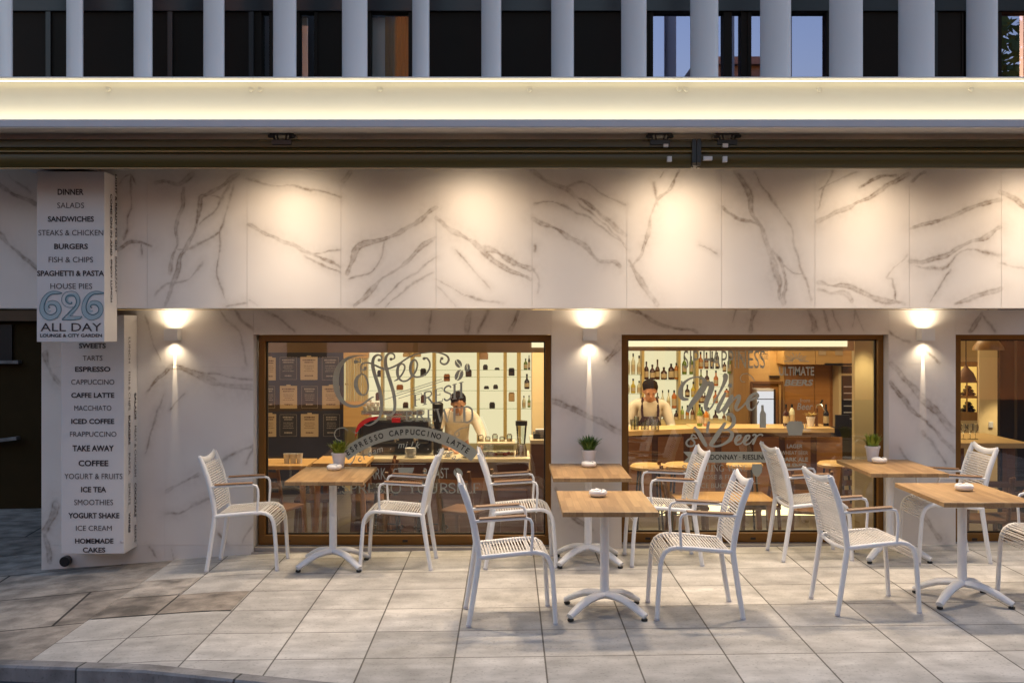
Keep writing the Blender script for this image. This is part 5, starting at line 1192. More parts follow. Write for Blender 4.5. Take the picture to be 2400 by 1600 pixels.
def plant(x, Y, z, r, h, label, group, leafm, nb=90, hh=.11, seed=1, spread=.085, name="potted_plant"):
    t = thing(name, label, "plant", (x, Y, z), 0, group); q = random.Random(seed)
    m = MB(); m.lathe([(r*.66,0),(r*.68,.004),(r*.95,h*.86),(r*1.04,h*.87),(r*1.04,h),(r*.95,h),(r*.9,h*.9)], (x,Y,z), 22); m.build("pot", M['pot'], t, smooth=30)
    m = MB(); m.lathe([(r*.93,h*.9),(0,h*.93)], (x,Y,z), 18); m.build("soil", M['soil'], t)
    m = MB()
    for k in range(nb):
        a = q.uniform(0, 2*math.pi); l = q.uniform(.55, 1.05); rr = q.uniform(0, r*.7); lean = q.uniform(.1, 1.0)
        b0 = Vector((x+rr*math.cos(a), Y+rr*math.sin(a), z+h*.9)); d = Vector((math.cos(a+q.uniform(-.5,.5)), math.sin(a+q.uniform(-.5,.5)), 0)); s = Vector((-d.y, d.x, 0))
        P = []
        for j in range(4):
            u = j/3; P.append(b0 + d*(lean*spread*l*u**1.5) + Vector((0,0,hh*l*(u-.30*lean*u*u))))
        wd = [.0060,.0078,.0058,.0006]; vs = []
        for p, w in zip(P, wd): vs += [p-s*w, p+s*w]
        m.add(vs, [(2*j,2*j+1,2*j+3,2*j+2) for j in range(3)])
    m.build("leaves", leafm, t)
    return t
plant(wx(1900,11.7), 11.7, zb_+.004, .048, .11, "cream pot with pale flowers on the bar counter beside the beer tap", None, M['slat'], 50, .07, 9, name="flower_pot")
t = thing("wine_cooler", "dark tall wine cooler in a pale frame beside the oak panelling", "wine cooler", (wx(1984,13.8), 13.8, ZI))
m = MB(); m.pbox(1966, 1972, 854, 1100, 13.8, .3); m.pbox(1972, 2010, 875, 880, 13.8, .3); m.pbox(1966, 2010, 850, 858, 13.8, .3); m.build("frame", M['cream_wall'], t); m = MB(); m.pbox(1972, 2010, 858, 1100, 13.82, .3); m.build("door", M['black'], t)
m = MB()
for k in range(6): m.pbox(1978, 2010, 905+k*15, 907+k*15, 13.81, .01)
m.build("rack", M['trim'], t)
t = thing("till_screen", "black till screen at the end of the bar counter", "till", (wx(1974,11.6), 11.6, zb_-.05))
m = MB(); m.pbox(1958, 1992, 972, 1003, 11.55, .03); m.build("screen", M['black'], t, bevel=.006); m = MB(); m.pbox(1955, 1996, 1003, 1032, 11.6, .2); m.build("stand", M['black'], t, bevel=.01)
t = thing("beige_column", "tall olive beige column inside the wine window, lit by a spot", "column", (wx(2022,9.7), 9.7, ZI))
m = MB(); m.box(wx(2003,9.7), wx(2080,9.7), 9.7, 9.78, ZI, 2.0); m.build("shaft", M['olive_wall'], t, bevel=.004)
for k in range(7):
    Y = 11.35; px = 1468+k*12+(k%2)*3; x = wx(px,Y); z = zb_; h = .085+.03*(k%3); 
    t = thing("drinking_glass", f"{ord_[k]} clear glass from the window frame on the bar before the bartender", "glass", (x,Y,z), 0, "glasses on the bar")
    m = MB(); m.lathe([(.022,0),(.026,h),(.023,h),(.02,.008)], (x,Y,z), 14); m.build("bowl", M['clear'], t, smooth=40)

# ------------------------------------------------------------------ interior: what the last window shows
t = thing("wine_rack", "amber lit wine rack with dark bottles seen through the last window", "wine rack", (wx(2266,12.2), 12.2, wz(985,12.2)))
Y = 12.2; m = MB(); m.pbox(2215, 2294, 855, 980, Y+.2, .02); m.build("back_panel", M['rack_glow'], t)
m = MB()
for y0, y1 in ((848,859),(892,897),(928,933),(966,985)): m.pbox(2225, 2294, y0, y1, Y, .19)
m.pbox(2266, 2268, 859, 966, Y, .02); m.pbox(2291, 2294, 859, 966, Y-.002, .02); m.build("frame", M['walnut'], t)
for (cx0, base, w1), wh in zip(((2248,892,"top shelf, window frame side"),(2280,892,"top shelf, plaster wall side"),(2248,928,"middle shelf, window frame side"),(2280,928,"middle shelf, plaster wall side"),(2248,966,"bottom shelf, window frame side"),(2280,966,"bottom shelf, plaster wall side")), range(6)):
    for r_ in range(3):
        for j in range(3-r_):
            px = cx0+(j-(2-r_)/2)*9; py = base-4.2-r_*7.6
            b_ = thing("wine_bottle", f"dark wine bottle lying on the {w1}, "+(["bottom row","second row","top of the heap"][r_])+(f", {['outer','middle','inner'][j]} one" if r_ == 0 else f", {['outer','inner'][j]} one" if r_ == 1 else ""), "bottle", tuple(at(px,py,Y+.12)), 0, "wine bottles lying in the rack")
            m = MB(); c = at(px,py,Y); k = Y/F_PX; m.sweep([(c.x,Y+.03,c.z),(c.x,Y+.06,c.z),(c.x,Y+.08,c.z),(c.x,Y+.17,c.z)], 4.2*k, n=10, taper=[.35,.4,1,1]); m.build("glass_body", bottle_mat("black"), b_, smooth=50)
t = thing("plaster_wall", "cream plaster wall with two sockets inside the last window", "wall", (wx(2340,12.0), 12.0, ZI))
m = MB(); m.box(wx(2295,12.0), wx(2384,12.0), 12.0, 12.04, ZI, 2.7); m.build("face", M['cream_wall'], t)
for px in (2323, 2353):
    m = MB(); m.pbox(px-5, px+5, 988, 1002, 11.985, .014); m.build("socket", M['trim'], t, bevel=.003)
t = thing("folding_glass_door", "dark framed glass door edge beside the plaster wall", "door", (wx(2390,11.0), 11.0, ZI))
m = MB(); m.box(wx(2384,11.0), wx(2392,11.0), 11.0, 11.06, ZI, 2.6); m.box(wx(2396,11.0), wx(2470,11.0), 11.5, 11.56, ZI, 2.6); m.build("frame", M['dark_panel'], t)
def pendant(px, top, c, d, wpx, Y, label, mm):
    x = wx(px,Y); t = thing("pendant_lamp", label, "pendant lamp", (x,Y,wz(d,Y)), 0, "pendant lamps inside"); k = Y/F_PX; H = (d-c)*k; z = wz(d,Y); r = wpx/2*k
    m = MB(); m.lathe([(r,0),(r*.96,H*.2),(r*.7,H*.55),(r*.25,H*.85),(r*.12,H),(0,H)], (x,Y,z), 24); m.build("shade", mm, t, smooth=50)
    m = MB(); m.sweep([(x,Y,z+H),(x,Y,zt+.2)], .006, n=6); m.build("cord", M['black'], t)
pendant(2264, 790, 856, 894, 46, 10.2, "small dark bell pendant lamp hanging before the wine rack", M['oak_dark']); pendant(2316, 780, 784, 820, 70, 9.9, "wide brown bowl pendant lamp just under the window head", M['walnut'])
Yt = 10.2; zt3 = wz(1026,10.4)
t = thing("wine_room_table", "long wooden table inside the last window", "table", (wx(2320,10.4), 10.4, ZI))
m = MB(); m.box(wx(2215,10.2), wx(2384,10.2), 9.95, 10.9, zt3-.05, zt3); m.build("table_top", M['counter_top'], t, bevel=.004)
for px in (2250, 2370): m = MB(); m.box(wx(px,10.3)-.04, wx(px,10.3)+.04, 10.3, 10.4, ZI, zt3-.051); m.build("leg", M['oak_dark'], t)
for k, px in enumerate((2258, 2274, 2286)):
    x = wx(px,10.3); t = thing("wine_glass", ["clear wine glass on the long table, nearest the pier","middle clear wine glass on the long table","clear wine glass on the long table, nearest the plaster wall"][k], "glass", (x,10.3,zt3), 0, "glasses on the long table")
    m = MB(); m.lathe([(.028,0),(.028,.003),(.004,.008),(.004,.06),(.026,.09),(.03,.12),(.024,.15)], (x,10.3,zt3), 16); m.build("bowl", M['clear'], t, smooth=50)
# more furniture and clutter inside
def wood_chair(px, Y, rz, label):
    x = wx(px, Y); t = thing("wooden_chair", label, "chair", (0,0,0), 0, "dark wooden chairs inside")
    m = MB(); m.box(-.2,.2,-.2,.2,.43,.46); m.build("seat", M['oak_dark'], t, bevel=.008, world_coords=False)
    for sx in (-1, 1):
        m = MB(); m.bar((sx*.17,-.17,.43),(sx*.19,-.19,0),.034,.034,up=(0,1,0)); m.build("leg", M['oak_dark'], t, world_coords=False)
        m = MB(); m.sweep([(sx*.19,.20,0),(sx*.175,.18,.43),(sx*.18,.22,.66),(sx*.18,.27,.86)], .018, n=8); m.build("leg", M['oak_dark'], t, smooth=50, world_coords=False)
    m = MB()
    for z in (.60,.70,.80): m.bar((-.18,.215+(z-.6)*.22,z),(.18,.215+(z-.6)*.22,z),.055,.016,up=(0,1,.2))
    m.build("backrest", M['oak_dark'], t, world_coords=False); t.location = (x, Y, ZI); t.rotation_euler = (0,0,rz); return t
wc = wood_chair(740, 10.9, -1.5, "dark wooden chair between the two indoor tables")
for px, Y, rz, lab in ((648, 10.35, 2.8, "dark wooden chair nearest the coffee window's frame"), (868, 10.9, -1.4, "dark wooden chair behind the second terrace chair's arms"), (940, 10.15, 3.4, "dark wooden chair below the cup sticker"), (1090, 10.2, 2.7, "dark wooden chair under the coffee counter rail"), (1205, 10.3, 3.0, "dark wooden chair below the blender"),
                       (1610, 10.45, 1.5, "dark wooden chair at the stool end of the wine window table"), (1770, 10.45, -1.5, "dark wooden chair at the far end of the wine window table"), (1900, 10.2, 2.9, "dark wooden chair under the lager lettering"), (1985, 10.5, 3.3, "dark wooden chair beside the beige column"), (2300, 9.75, 3.0, "dark wooden chair at the long table in the last window"), (2375, 9.8, 3.3, "dark wooden chair by the glass door edge")):
    dup(wc, (wx(px, Y), Y, ZI), rz, lab)
def bowl(px, Y, z, r, h, mm, name, label, cat):
    x = wx(px, Y); t = thing(name, label, cat, (x, Y, z)); m = MB(); m.lathe([(r*.5,0),(r*.9,h*.5),(r,h),(r*.92,h),(r*.8,h*.5),(0,h*.15)], (x,Y,z), 18); m.build("bowl_wall", mm, t, smooth=50)
zc_ = wz(1074,11.2)
bowl(1050, 11.3, zc_, .06, .06, M['porcelain'], "sugar_bowl", "white sugar bowl on the counter before the barista", "bowl"); bowl(1095, 11.28, zc_, .075, .045, M['chrome'], "steel_bowl", "steel bowl on the counter beside the display case", "bowl")
for k, (px, h, lab) in enumerate(((858,.16,"tall stack of white saucers before the espresso machine"),(962,.11,"low stack of white saucers before the coffee grinder"))):
    x = wx(px, 11.28); t = thing("saucer_stack", lab, "saucers", (x,11.28,zc_), 0, "stacks of saucers"); m = MB()
    for j in range(int(h/.012)): m.lathe([(.03,j*.012),(.062,j*.012+.008),(.06,j*.012+.0095),(0,j*.012+.006)], (x,11.28,zc_), 18)
    m.build("saucers", M['porcelain'], t, smooth=40)
for k, (px, kind, lab) in enumerate(((1640,"green","green bottle standing on the bar under the word Beer"),(1655,"amber","amber bottle standing on the bar under the word Beer"),(1842,"dark brown","dark brown bottle on the bar by the barrel sticker"),(1856,"clear","clear bottle on the bar by the barrel sticker"),(1936,"black","black bottle on the bar beyond the beer tap"))):
    Yb_ = 11.75; top = CY-(zb_+.25-EYE)*F_PX/Yb_; bottle(kind, px, top, CY-(zb_+.004-EYE)*F_PX/Yb_, 13, lab, Y=Yb_, group="bottles standing on the bar")
# lamps of the interior, hung under its ceiling
for x, y, z, sx, sy, e in ((-1.0,11.2,2.66,2.6,1.4,105),(1.9,11.4,2.66,2.6,1.4,115),(4.2,10.9,2.66,1.0,1.2,30)):
    ld = bpy.data.lights.new("room_lamp", 'AREA'); ld.shape = 'RECTANGLE'; ld.size = sx; ld.size_y = sy; ld.energy = e; ld.color = (1.0,.78,.48)
    lo = bpy.data.objects.new("room_lamp", ld); COL.objects.link(lo); lo.location = Vector((x,y,z))-B.location; lo.parent = B
for px, Y, yy, e, s in ((2024,9.7,9.52,60,60),(2340,12.0,11.7,40,80),(1790,14,13.7,30,90)):
    ld = bpy.data.lights.new("room_spot", 'SPOT'); ld.energy = e; ld.color = (1.0,.80,.46); ld.spot_size = math.radians(s); ld.spot_blend = .6; ld.shadow_soft_size = .03
    lo = bpy.data.objects.new("room_spot", ld); COL.objects.link(lo); lo.location = Vector((wx(px,Y), yy, {2024:1.92,2340:1.35,1790:1.95}[px]))-B.location; lo.parent = B

# ------------------------------------------------------------------ people
def skin_mesh(chains, extra=None, voxel=.012, smooth=2):
    """limbs grown around connected joints, then fused with the extra shapes into ONE surface"""
    bm_v = []; edges = []; rad = []; idx = {}
    def node(p, r):
        k = tuple(round(c, 4) for c in p)
        if k not in idx: idx[k] = len(bm_v); bm_v.append(p); rad.append(r)
        return idx[k]
    for ch in chains:
        ids = [node(p, r) for p, r in ch]
        edges += [(a, b) for a, b in zip(ids[:-1], ids[1:])]
    me = bpy.data.meshes.new("figure"); me.from_pydata(bm_v, edges, []); me.update()
    o = bpy.data.objects.new("figure", me); COL.objects.link(o)
    sk = o.modifiers.new("skin", 'SKIN'); sk.use_smooth_shade = True
    for i, r in enumerate(rad):
        d = me.skin_vertices[0].data[i]; d.radius = r if isinstance(r, tuple) else (r, r); d.use_root = (i == 0)
    sb = o.modifiers.new("sub", 'SUBSURF'); sb.levels = 2; sb.render_levels = 2
    dg = bpy.context.evaluated_depsgraph_get(); m1 = bpy.data.meshes.new_from_object(o.evaluated_get(dg))
    bpy.data.objects.remove(o); bpy.data.meshes.remove(me)
    bm = bmesh.new(); bm.from_mesh(m1); bpy.data.meshes.remove(m1)
    if extra is not None:
        t = bpy.data.meshes.new("extra"); t.from_pydata(extra.v, [], extra.f); t.update(); bm.from_mesh(t); bpy.data.meshes.remove(t)
    m2_ = bpy.data.meshes.new("figure"); bm.to_mesh(m2_); bm.free()
    o = bpy.data.objects.new("figure", m2_); COL.objects.link(o)
    rm = o.modifiers.new("fuse", 'REMESH'); rm.mode = 'VOXEL'; rm.voxel_size = voxel; rm.use_smooth_shade = True
    sm = o.modifiers.new("soft", 'SMOOTH'); sm.factor = .5; sm.iterations = smooth
    dg = bpy.context.evaluated_depsgraph_get(); m3 = bpy.data.meshes.new_from_object(o.evaluated_get(dg))
    bpy.data.objects.remove(o); bpy.data.meshes.remove(m2_)
    return m3
def link_mesh(name, me, m, parent):
    me.materials.clear(); me.materials.append(m); me.name = name
    me.polygons.foreach_set("use_smooth", [True]*len(me.polygons))
    o = bpy.data.objects.new(name, me); COL.objects.link(o); o.parent = parent; return o
def person(loc, rz, label, pose, shirt, apron=None):
    t = thing("person", label, "person", loc, rz); V = Vector
    P = {k: V(v) for k, v in pose.items()}
    hd, nk = P['head'], P['neck']; tilt = P['tilt'].x
    RM = Matrix.Rotation(tilt, 3, 'X')
    ex = MB()
    ex.ball(hd+RM@V((0,.008,.02)), (.076,.094,.10), seg=24, ring=16, M=RM); ex.ball(hd+RM@V((0,-.03,-.055)), (.055,.06,.065), seg=20, ring=12, M=RM)
    ex.ball(hd+RM@V((0,-.095,-.015)), (.014,.02,.022), seg=10, ring=8, M=RM); ex.ball(hd+RM@V((0,-.086,.006)), (.010,.012,.03), seg=10, ring=8, M=RM)
    for s in (-1, 1):
        ex.ball(hd+RM@V((s*.078,.01,-.005)), (.012,.02,.03), seg=10, ring=8, M=RM); ex.ball(hd+RM@V((s*.032,-.076,.028)), (.022,.014,.008), seg=8, ring=6, M=RM)
    ex.ball(hd+RM@V((0,-.083,-.058)), (.024,.012,.008), seg=10, ring=6, M=RM)
    chains = [[(P['pelvis'],(.15,.10)),(P['waist'],(.13,.095)),(P['chest'],(.15,.105)),(P['collar'],(.10,.075)),(nk,.052),(hd+RM@V((0,.02,-.05)),.05)]]
    for s, n_ in ((-1,'l'),(1,'r')):
        sh, el, wr, hn = P['sh_'+n_], P['el_'+n_], P['wr_'+n_], P['hand_'+n_]
        chains.append([(P['collar'],(.10,.075)),(sh,.058),(sh.lerp(el,.5),.047),(el,.040),(el.lerp(wr,.4),.037),(wr,.026)])
        # palm, four fingers of unequal length and a thumb from its side
        f = (hn-wr).normalized(); up = V((0,0,1)); side = f.cross(up).normalized(); dn = -side.cross(f)
        if dn.z > 0: dn = -dn
        Mx = Matrix((side, f, dn)).transposed()
        ex.ball(wr+f*.05, (.036,.05,.016), seg=14, ring=10, M=Mx); ex.ball(wr+f*.01, (.024,.03,.02), seg=12, ring=8, M=Mx)
        for j, L in enumerate((.062,.074,.07,.054)):
            b = wr+f*.088+side*((j-1.5)*.019); q = [b, b+f*L*.4+dn*.006, b+f*L*.7+dn*.022, b+f*L*.82+dn*.042]
            ex.sweep(q, .0085, n=8, taper=[1.05,1,.92,.75])
        b = wr+f*.035-side*s*.034; ex.sweep([b, b-side*s*.02+f*.02+dn*.006, b-side*s*.024+f*.045+dn*.016, b-side*s*.018+f*.062+dn*.024], .0105, n=8, taper=[1.2,1,.95,.75])
        hp = P['pelvis']+V((s*.09,0,-.02)); kn = V((s*.10,-.02,.48)); an = V((s*.10,.03,.09))
        chains.append([(P['pelvis'],(.15,.10)),(hp,.09),(kn,.058),(V((s*.10,.03,.33)),.055),(an,.04),(V((s*.105,-.11,.035)),.036)])
    body = link_mesh("body", skin_mesh(chains, ex, .009, 2), M['skin'], t)
    tr = [[(P['pelvis']+V((0,0,.04)),(.16,.115)),(P['pelvis'],(.165,.12))]]
    for s in (-1, 1): tr.append([(P['pelvis'],(.165,.12)),(P['pelvis']+V((s*.09,0,-.02)),.104),(V((s*.10,-.02,.48)),.074),(V((s*.10,.03,.10)),.06)])
    link_mesh("trousers", skin_mesh(tr, None, .014), M['trouser'], t)
    shc = [[(P['pelvis']+V((0,0,.0)),(.17,.125)),(P['waist'],(.150,.115)),(P['chest'],(.168,.122)),(P['collar'],(.115,.088)),(nk-(nk-P['collar'])*.45,.07)]]
    for n_ in 'lr':
        sh, el, wr = P['sh_'+n_], P['el_'+n_], P['wr_'+n_]
        shc.append([(P['collar'],(.115,.088)),(sh,.074),(sh.lerp(el,.5),.064),(el,.055),(el.lerp(wr,.55),.047)])
    link_mesh("shirt", skin_mesh(shc, None, .012), shirt, t)
    from mathutils import noise as mn
    so_ = t.children[-1]
    for v in so_.data.vertices:      # creases in the cloth
        c_ = v.co; v.co += v.normal*(.010*mn.noise(Vector((c_.x*11, c_.y*11, c_.z*7)))+.005*mn.noise(Vector((c_.x*26+4, c_.y*26, c_.z*15))))
    h = MB(); h.ball(hd+RM@V((0,.022,.045)), (.089,.098,.088), seg=24, ring=16, M=RM)
    vs = []
    hm = bmesh.new(); tm_ = bpy.data.meshes.new("h"); tm_.from_pydata(h.v, [], h.f); hm.from_mesh(tm_); bpy.data.meshes.remove(tm_)
    nrm = RM@V((0,-.80,-.60)); bmesh.ops.bisect_plane(hm, geom=hm.verts[:]+hm.edges[:]+hm.faces[:], plane_co=hd+RM@V((0,-.062,.076)), plane_no=nrm, clear_outer=True)
    for v in hm.verts: v.co += (v.co-hd).normalized()*(.010*mn.noise(v.co*22)+.006*math.sin(v.co.x*190)*math.cos(v.co.y*170+v.co.z*90))
    me = bpy.data.meshes.new("hair"); hm.to_mesh(me); hm.free(); link_mesh("hair", me, M['hair'], t)
    e = MB()
    for s in (-1, 1): e.ball(hd+RM@V((s*.031,-.083,.012)), (.008,.005,.0045), seg=10, ring=6, M=RM)
    e.build("eyes", M['black'], t, world_coords=False); e = MB()
    for s in (-1, 1): e.ball(hd+RM@V((s*.032,-.089,.034)), (.014,.004,.0024), seg=10, ring=6, M=RM)
    e.build("eyebrows", M['hair'], t, world_coords=False)
    if apron:
        a = MB(); c, w = P['chest'], P['waist']; n = 9
        rows = [(c+V((0,0,-.03)), .115, .128), (w.lerp(c,.4), .14, .127), (w, .165, .128), (P['pelvis'], .18, .135), (P['pelvis']+V((0,-.02,-.35)), .19, .15)]
        for sgn, off in ((0,.012),(1,.020)):
            pass
        vs = []; fs = []
        for p, wd, dp in rows:
            for j in range(n):
                an = -1.25+2.5*j/(n-1); vs.append((p.x+wd*math.sin(an), p.y-dp*math.cos(an)-.012, p.z))
        for i in range(len(rows)-1):
            for j in range(n-1): fs.append((i*n+j,(i+1)*n+j,(i+1)*n+j+1,i*n+j+1))
        a.add(vs, fs); o = a.build("apron", M['apron'], t, smooth=60, world_coords=False); so = o.modifiers.new("cloth", 'SOLIDIFY'); so.thickness = .006
        for s in (-1, 1):
            q = MB(); q.sweep([c+V((s*.088,-.125,-.03)), c+V((s*.095,-.115,.05)), P['collar']+V((s*.085,-.06,.045)), P['collar']+V((s*.07,.03,.06))], .004, .014, side=(1,0,0), n=6); q.build("apron_strap", M['apron'], t, world_coords=False)
    return t
YP = 12.25
person((wx(1519,YP), YP, ZI), 0.0, "bartender in a cream shirt and dark plum apron looking down at the bar", dict(pelvis=(0,0,.90), waist=(0,-.02,1.05), chest=(0,-.06,1.22), collar=(0,-.09,1.345), neck=(0,-.115,1.40), head=(0,-.165,1.485), tilt=(.55,0,0),
    sh_l=(-.185,-.07,1.31), el_l=(-.27,-.12,1.05), wr_l=(-.13,-.33,1.02), hand_l=(-.05,-.40,1.02), sh_r=(.185,-.07,1.31), el_r=(.26,-.14,1.05), wr_r=(.17,-.36,1.03), hand_r=(.10,-.44,1.03)), M['shirt'], True)
YP = 12.0
person((wx(1070,YP), YP+.1, ZI-.02), 0.12, "barista in a white shirt bending over the coffee counter", dict(pelvis=(0,.10,.88), waist=(0,.04,1.02), chest=(0,-.07,1.16), collar=(0,-.13,1.26), neck=(0,-.17,1.305), head=(0,-.235,1.375), tilt=(.55,0,0),
    sh_l=(-.19,-.10,1.22), el_l=(-.25,-.20,.97), wr_l=(-.12,-.40,.90), hand_l=(-.06,-.47,.88), sh_r=(.19,-.10,1.22), el_r=(.28,-.22,1.0), wr_r=(.24,-.42,.88), hand_r=(.19,-.48,.85)), M['white_shirt'], None)

# ------------------------------------------------------------------ terrace furniture
def make_chair(loc, rz, label, group):
    t = thing("armchair", label, "chair", (0,0,0), 0, group); W = .215
    railp = [(.15,.452),(.05,.447),(-.10,.434),(-.205,.425)]
    for s in (-1, 1):
        m = MB(); m.sweep([(x, s*W, z) for x, z in [(.272,0),(.262,.18),(.250,.34),(.241,.385),(.222,.422),(.190,.444),(.15,.452)]], .0155, .0175, side=(0,1,0), n=10); lg = m.build("leg", M['white_metal'], t, smooth=50, world_coords=False); m = MB(); m.sweep([(.272,s*W,-.001),(.2715,s*W,.012)], .0175, .0195, side=(0,1,0), n=10); m.build("foot_cap", M['trim'], lg, world_coords=False)
        m = MB(); m.sweep([(x, s*W, z) for x, z in [(-.272,0),(-.245,.16),(-.218,.34),(-.205,.43)]], .0185, .0165, side=(0,1,0), n=10, taper=[.85,.95,1,1.05]); lg = m.build("leg", M['white_metal'], t, smooth=50, world_coords=False); m = MB(); m.sweep([(-.272,s*W,-.001),(-.270,s*W,.012)], .0175, .0155, side=(0,1,0), n=10); m.build("foot_cap", M['trim'], lg, world_coords=False)
    m = MB()
    for s in (-1, 1): m.sweep([(x, s*W, z) for x, z in railp], .0155, .0165, side=(0,1,0), n=10)
    m.sweep([(-.2,y,.425-.02*(1-(y/W)**2)) for y in np.linspace(-W,W,9)], .012, n=8); m.sweep([(.12,-W,.437),(.12,W,.437)], .009, n=8)
    m.build("seat_frame", M['white_metal'], t, smooth=50, world_coords=False)
    post = [(-.205,.425),(-.217,.52),(-.236,.62),(-.262,.72),(-.294,.81),(-.322,.88)]
    m = MB()
    for s in (-1, 1): m.sweep([(x, s*W, z) for x, z in post], .0205, .0145, side=(0,1,0), n=10, taper=[.9,1,1.05,1.05,1,.85])
    m.sweep([(-.322+.006*(1-(y/W)**2), y, .872-.030*(1-(y/W)**2)) for y in np.linspace(-W,W,11)], .024, .010, side=(1,0,.35), n=8)
    m.build("back_frame", M['white_metal'], t, smooth=50, world_coords=False)
    def along(P, u):
        P = [np.array(p) for p in P]; L = [np.linalg.norm(b-a) for a, b in zip(P[:-1], P[1:])]; d = u*sum(L)
        for a, b, l in zip(P[:-1], P[1:], L):
            if d <= l: return a+(b-a)*d/l, (b-a)/l
            d -= l
        return P[-1], (P[-1]-P[-2])/L[-1]
    def cords(path, n, off, name):
        m = MB()
        for k in range(n):
            for lay in (-1, 1):
                p, d = along(path, (k+(.5 if lay > 0 else .0))/n); nn = np.array((-d[1], d[0])); q = p+nn*off*lay
                m.bar((q[0],-W,q[1]), (q[0],W,q[1]), .0066, .005, up=(nn[0],0,nn[1]))
        m.build(name, M['cord'], t, world_coords=False)
    cords([(.247,.345),(.241,.385),(.222,.422),(.190,.444),(.15,.452),(.05,.447),(-.10,.434),(-.195,.426)], 26, .0125, "seat")
    cords([(-.212,.47),(-.217,.52),(-.236,.62),(-.262,.72),(-.294,.81),(-.300,.825)], 20, .0125, "backrest")
    for s in (-1, 1):
        y = s*(W+.004); m = MB()
        m.sweep([(-.242,y,.650),(-.10,y,.657),(.03,y,.664),(.085,y,.666),(.112,y,.658),(.124,y,.636),(.128,y,.58),(.120,y,.452)], .0095, n=8); a = m.build("armrest", M['white_metal'], t, smooth=60, world_coords=False)
        m = MB(); m.sweep([(-.205,y,.668),(-.08,y,.675),(.04,y,.681),(.085,y,.682)], .0075, .021, side=(0,1,0), n=8); m.build("arm_pad", M['arm_wood'], a, smooth=60, world_coords=False)
    t.location = loc; t.rotation_euler = (0,0,rz); return t
PI = math.pi
GCH = "white corded armchairs on the terrace"
chairs = [(-2.06, 8.27, .02, "white armchair standing against the marble pier, on the wall side of the first table"),
 (-.86, 8.22, PI-.03, "white armchair facing the first table, its back to the big coffee lettering's end"),
 (.085, 8.23, .04, "white armchair behind the front armchair, by the end of the coffee window"),
 (.005, 6.71, .08, "front white armchair seen in full, facing the table with only an ashtray before the pier"),
 (1.205, 6.79, PI, "front white armchair with its back to the wine window's middle, at the ashtray table"),
 (1.215, 8.25, PI+.02, "white armchair under the bartender, tucked at the pier's planted table"),
 (2.40, 8.36, .04, "white armchair below the beer lettering, seen from behind, at the last planted table"),
 (2.33, 6.86, .10, "front white armchair seen from behind, facing the outermost table with an ashtray"),
 (3.42, 8.22, PI-.02, "white armchair before the plain window, at the last planted table"),
 (3.64, 6.98, PI+.03, "white armchair cut by the picture's edge at the outermost ashtray table")]
c0 = None
for x, y, rz, lab in chairs:
    p = (x, y, gz(x)+.002)
    if c0 is None: c0 = make_chair(p, rz, lab, GCH)
    else: dup(c0, p, rz, lab)
def make_table(loc, label, group):
    t = thing("cafe_table", label, "table", (0,0,0), 0, group)
    m = MB(); m.box(-.293,.293,-.415,.415,.69,.72); m.build("table_top", M['table_wood'], t, bevel=.003, world_coords=False)
    m = MB(); m.lathe([(.03,.12),(.03,.684)], (0,0,0), 20); m.lathe([(.11,.682),(.11,.6895)], (0,0,0), 20); m.build("column", M['white_metal'], t, smooth=40, world_coords=False)
    for sx in (-1, 1):
        for sy in (-1, 1):
            ex, ey = sx*.232, sy*.205; L = math.hypot(ex, ey); side = (-ey/L, ex/L, 0); pr = [(0,.118),(.25,.117),(.5,.104),(.72,.078),(.9,.050),(1.03,.030)]
            m = MB(); m.sweep([(ex*u, ey*u, z) for u, z in pr], .023, .033, side=side, n=10, taper=[1.1,1.1,1.05,.98,.9,.8]); f = m.build("leg", M['white_metal'], t, smooth=50, world_coords=False)
            m = MB(); m.lathe([(.017,.0),(.02,.003),(.02,.014)], (ex, ey, 0), 12); m.build("foot_pad", M['rubber'], f, world_coords=False)
    t.location = loc; return t
GT = "square topped café tables on the terrace"
tables = [(-1.375, 8.19, "wooden café table with a potted plant before the coffee window"), (.625, 8.21, "wooden café table with a potted plant standing at the narrow pier"), (.622, 6.775, "front wooden café table with only a white ashtray, before the narrow pier"),
          (3.01, 8.25, "wooden café table with a potted plant at the end of the wine window"), (3.015, 6.95, "outermost front wooden café table with only an ashtray, before the plain window")]
t0 = None
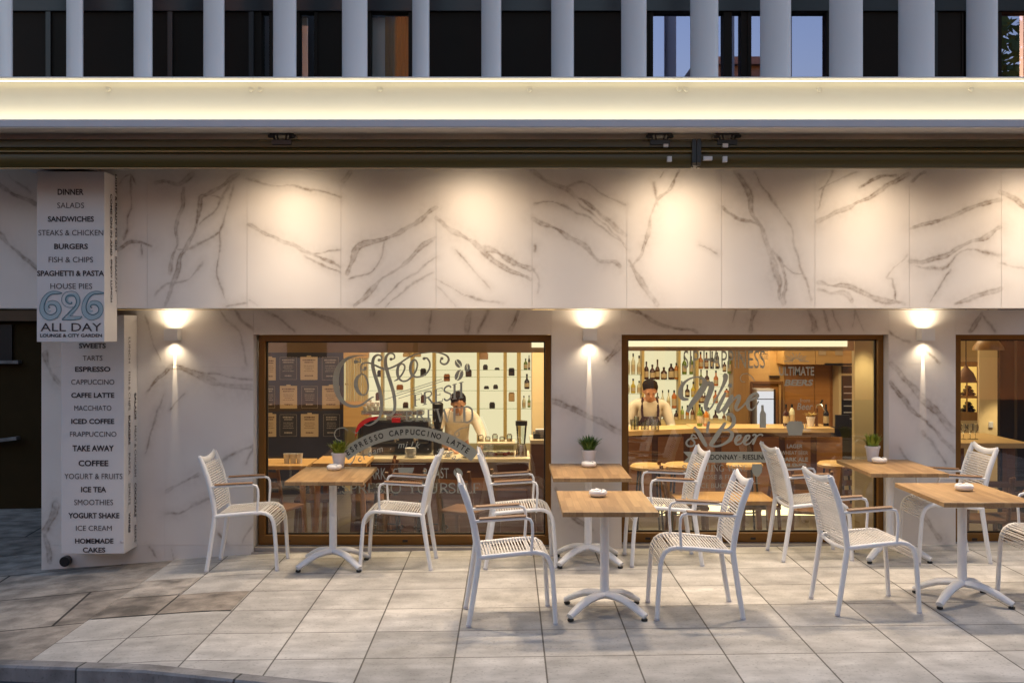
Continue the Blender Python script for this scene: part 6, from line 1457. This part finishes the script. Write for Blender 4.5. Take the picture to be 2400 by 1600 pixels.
for x, y, lab in tables:
    p = (x, y, gz(x)+.002)
    if t0 is None: t0 = make_table(p, lab, GT)
    else: dup(t0, p, 0, lab)
def make_ashtray(loc, label, group):
    t = thing("ashtray", label, "ashtray", (0,0,0), 0, group)
    m = MB(); N = 32; prof = [(.034,0),(.052,.006),(.0615,.020),(.060,.034),(.052,.043),(.042,.046),(.036,.042),(.034,.020),(0,.016)]
    vs = []; fs = []
    for r, z in prof:
        for j in range(N):
            a = 2*math.pi*j/N; dip = .010*sum(math.exp(-((math.atan2(math.sin(a-q), math.cos(a-q)))/.16)**2) for q in (PI/6-PI/2, PI*5/6-PI/2+.0, PI*1.5-PI/2)) if .04 < z else 0
            vs.append((r*math.cos(a), r*math.sin(a), z-dip))
    for i in range(len(prof)-1):
        for j in range(N): fs.append((i*N+j,i*N+(j+1)%N,(i+1)*N+(j+1)%N,(i+1)*N+j))
    m.add(vs, fs); m.build("bowl", M['porcelain'], t, smooth=50, world_coords=False); t.location = loc; return t
TZ = .7215
ash = [(-1.40, 8.40, "white ashtray leaning close to the potted plant before the coffee window"), (.645, 8.40, "white ashtray in front of the potted plant at the narrow pier"), (.595, 6.95, "white ashtray alone on the front table before the narrow pier"), (2.99, 8.43, "white ashtray beside the potted plant at the end of the wine window"), (3.06, 7.02, "white ashtray alone on the outermost front table")]
a0 = None
for x, y, lab in ash:
    p = (x, y, gz({-1.40:-1.375,.645:.625,.595:.622,2.99:3.01,3.06:3.015}[x])+TZ+.001)
    if a0 is None: a0 = make_ashtray(p, lab, "white ashtrays on the tables")
    else: dup(a0, p, rnd.uniform(-.3,.3), lab)
GP = "potted plants on the terrace tables"
plant(-1.385, 8.53, gz(-1.375)+TZ+.001, .059, .125, "yellow green spiky plant in a white pot on the first table", GP, M['leaf'], 210, .125, 3, .11)
plant(.655, 8.53, gz(.625)+TZ+.001, .059, .125, "dark green bushy plant in a white pot at the narrow pier", GP, M['leaf_dark'], 260, .14, 5, .12)
plant(2.98, 8.56, gz(3.01)+TZ+.001, .059, .125, "upright green plant in a white pot at the end of the wine window", GP, M['leaf'], 150, .13, 8, .07)
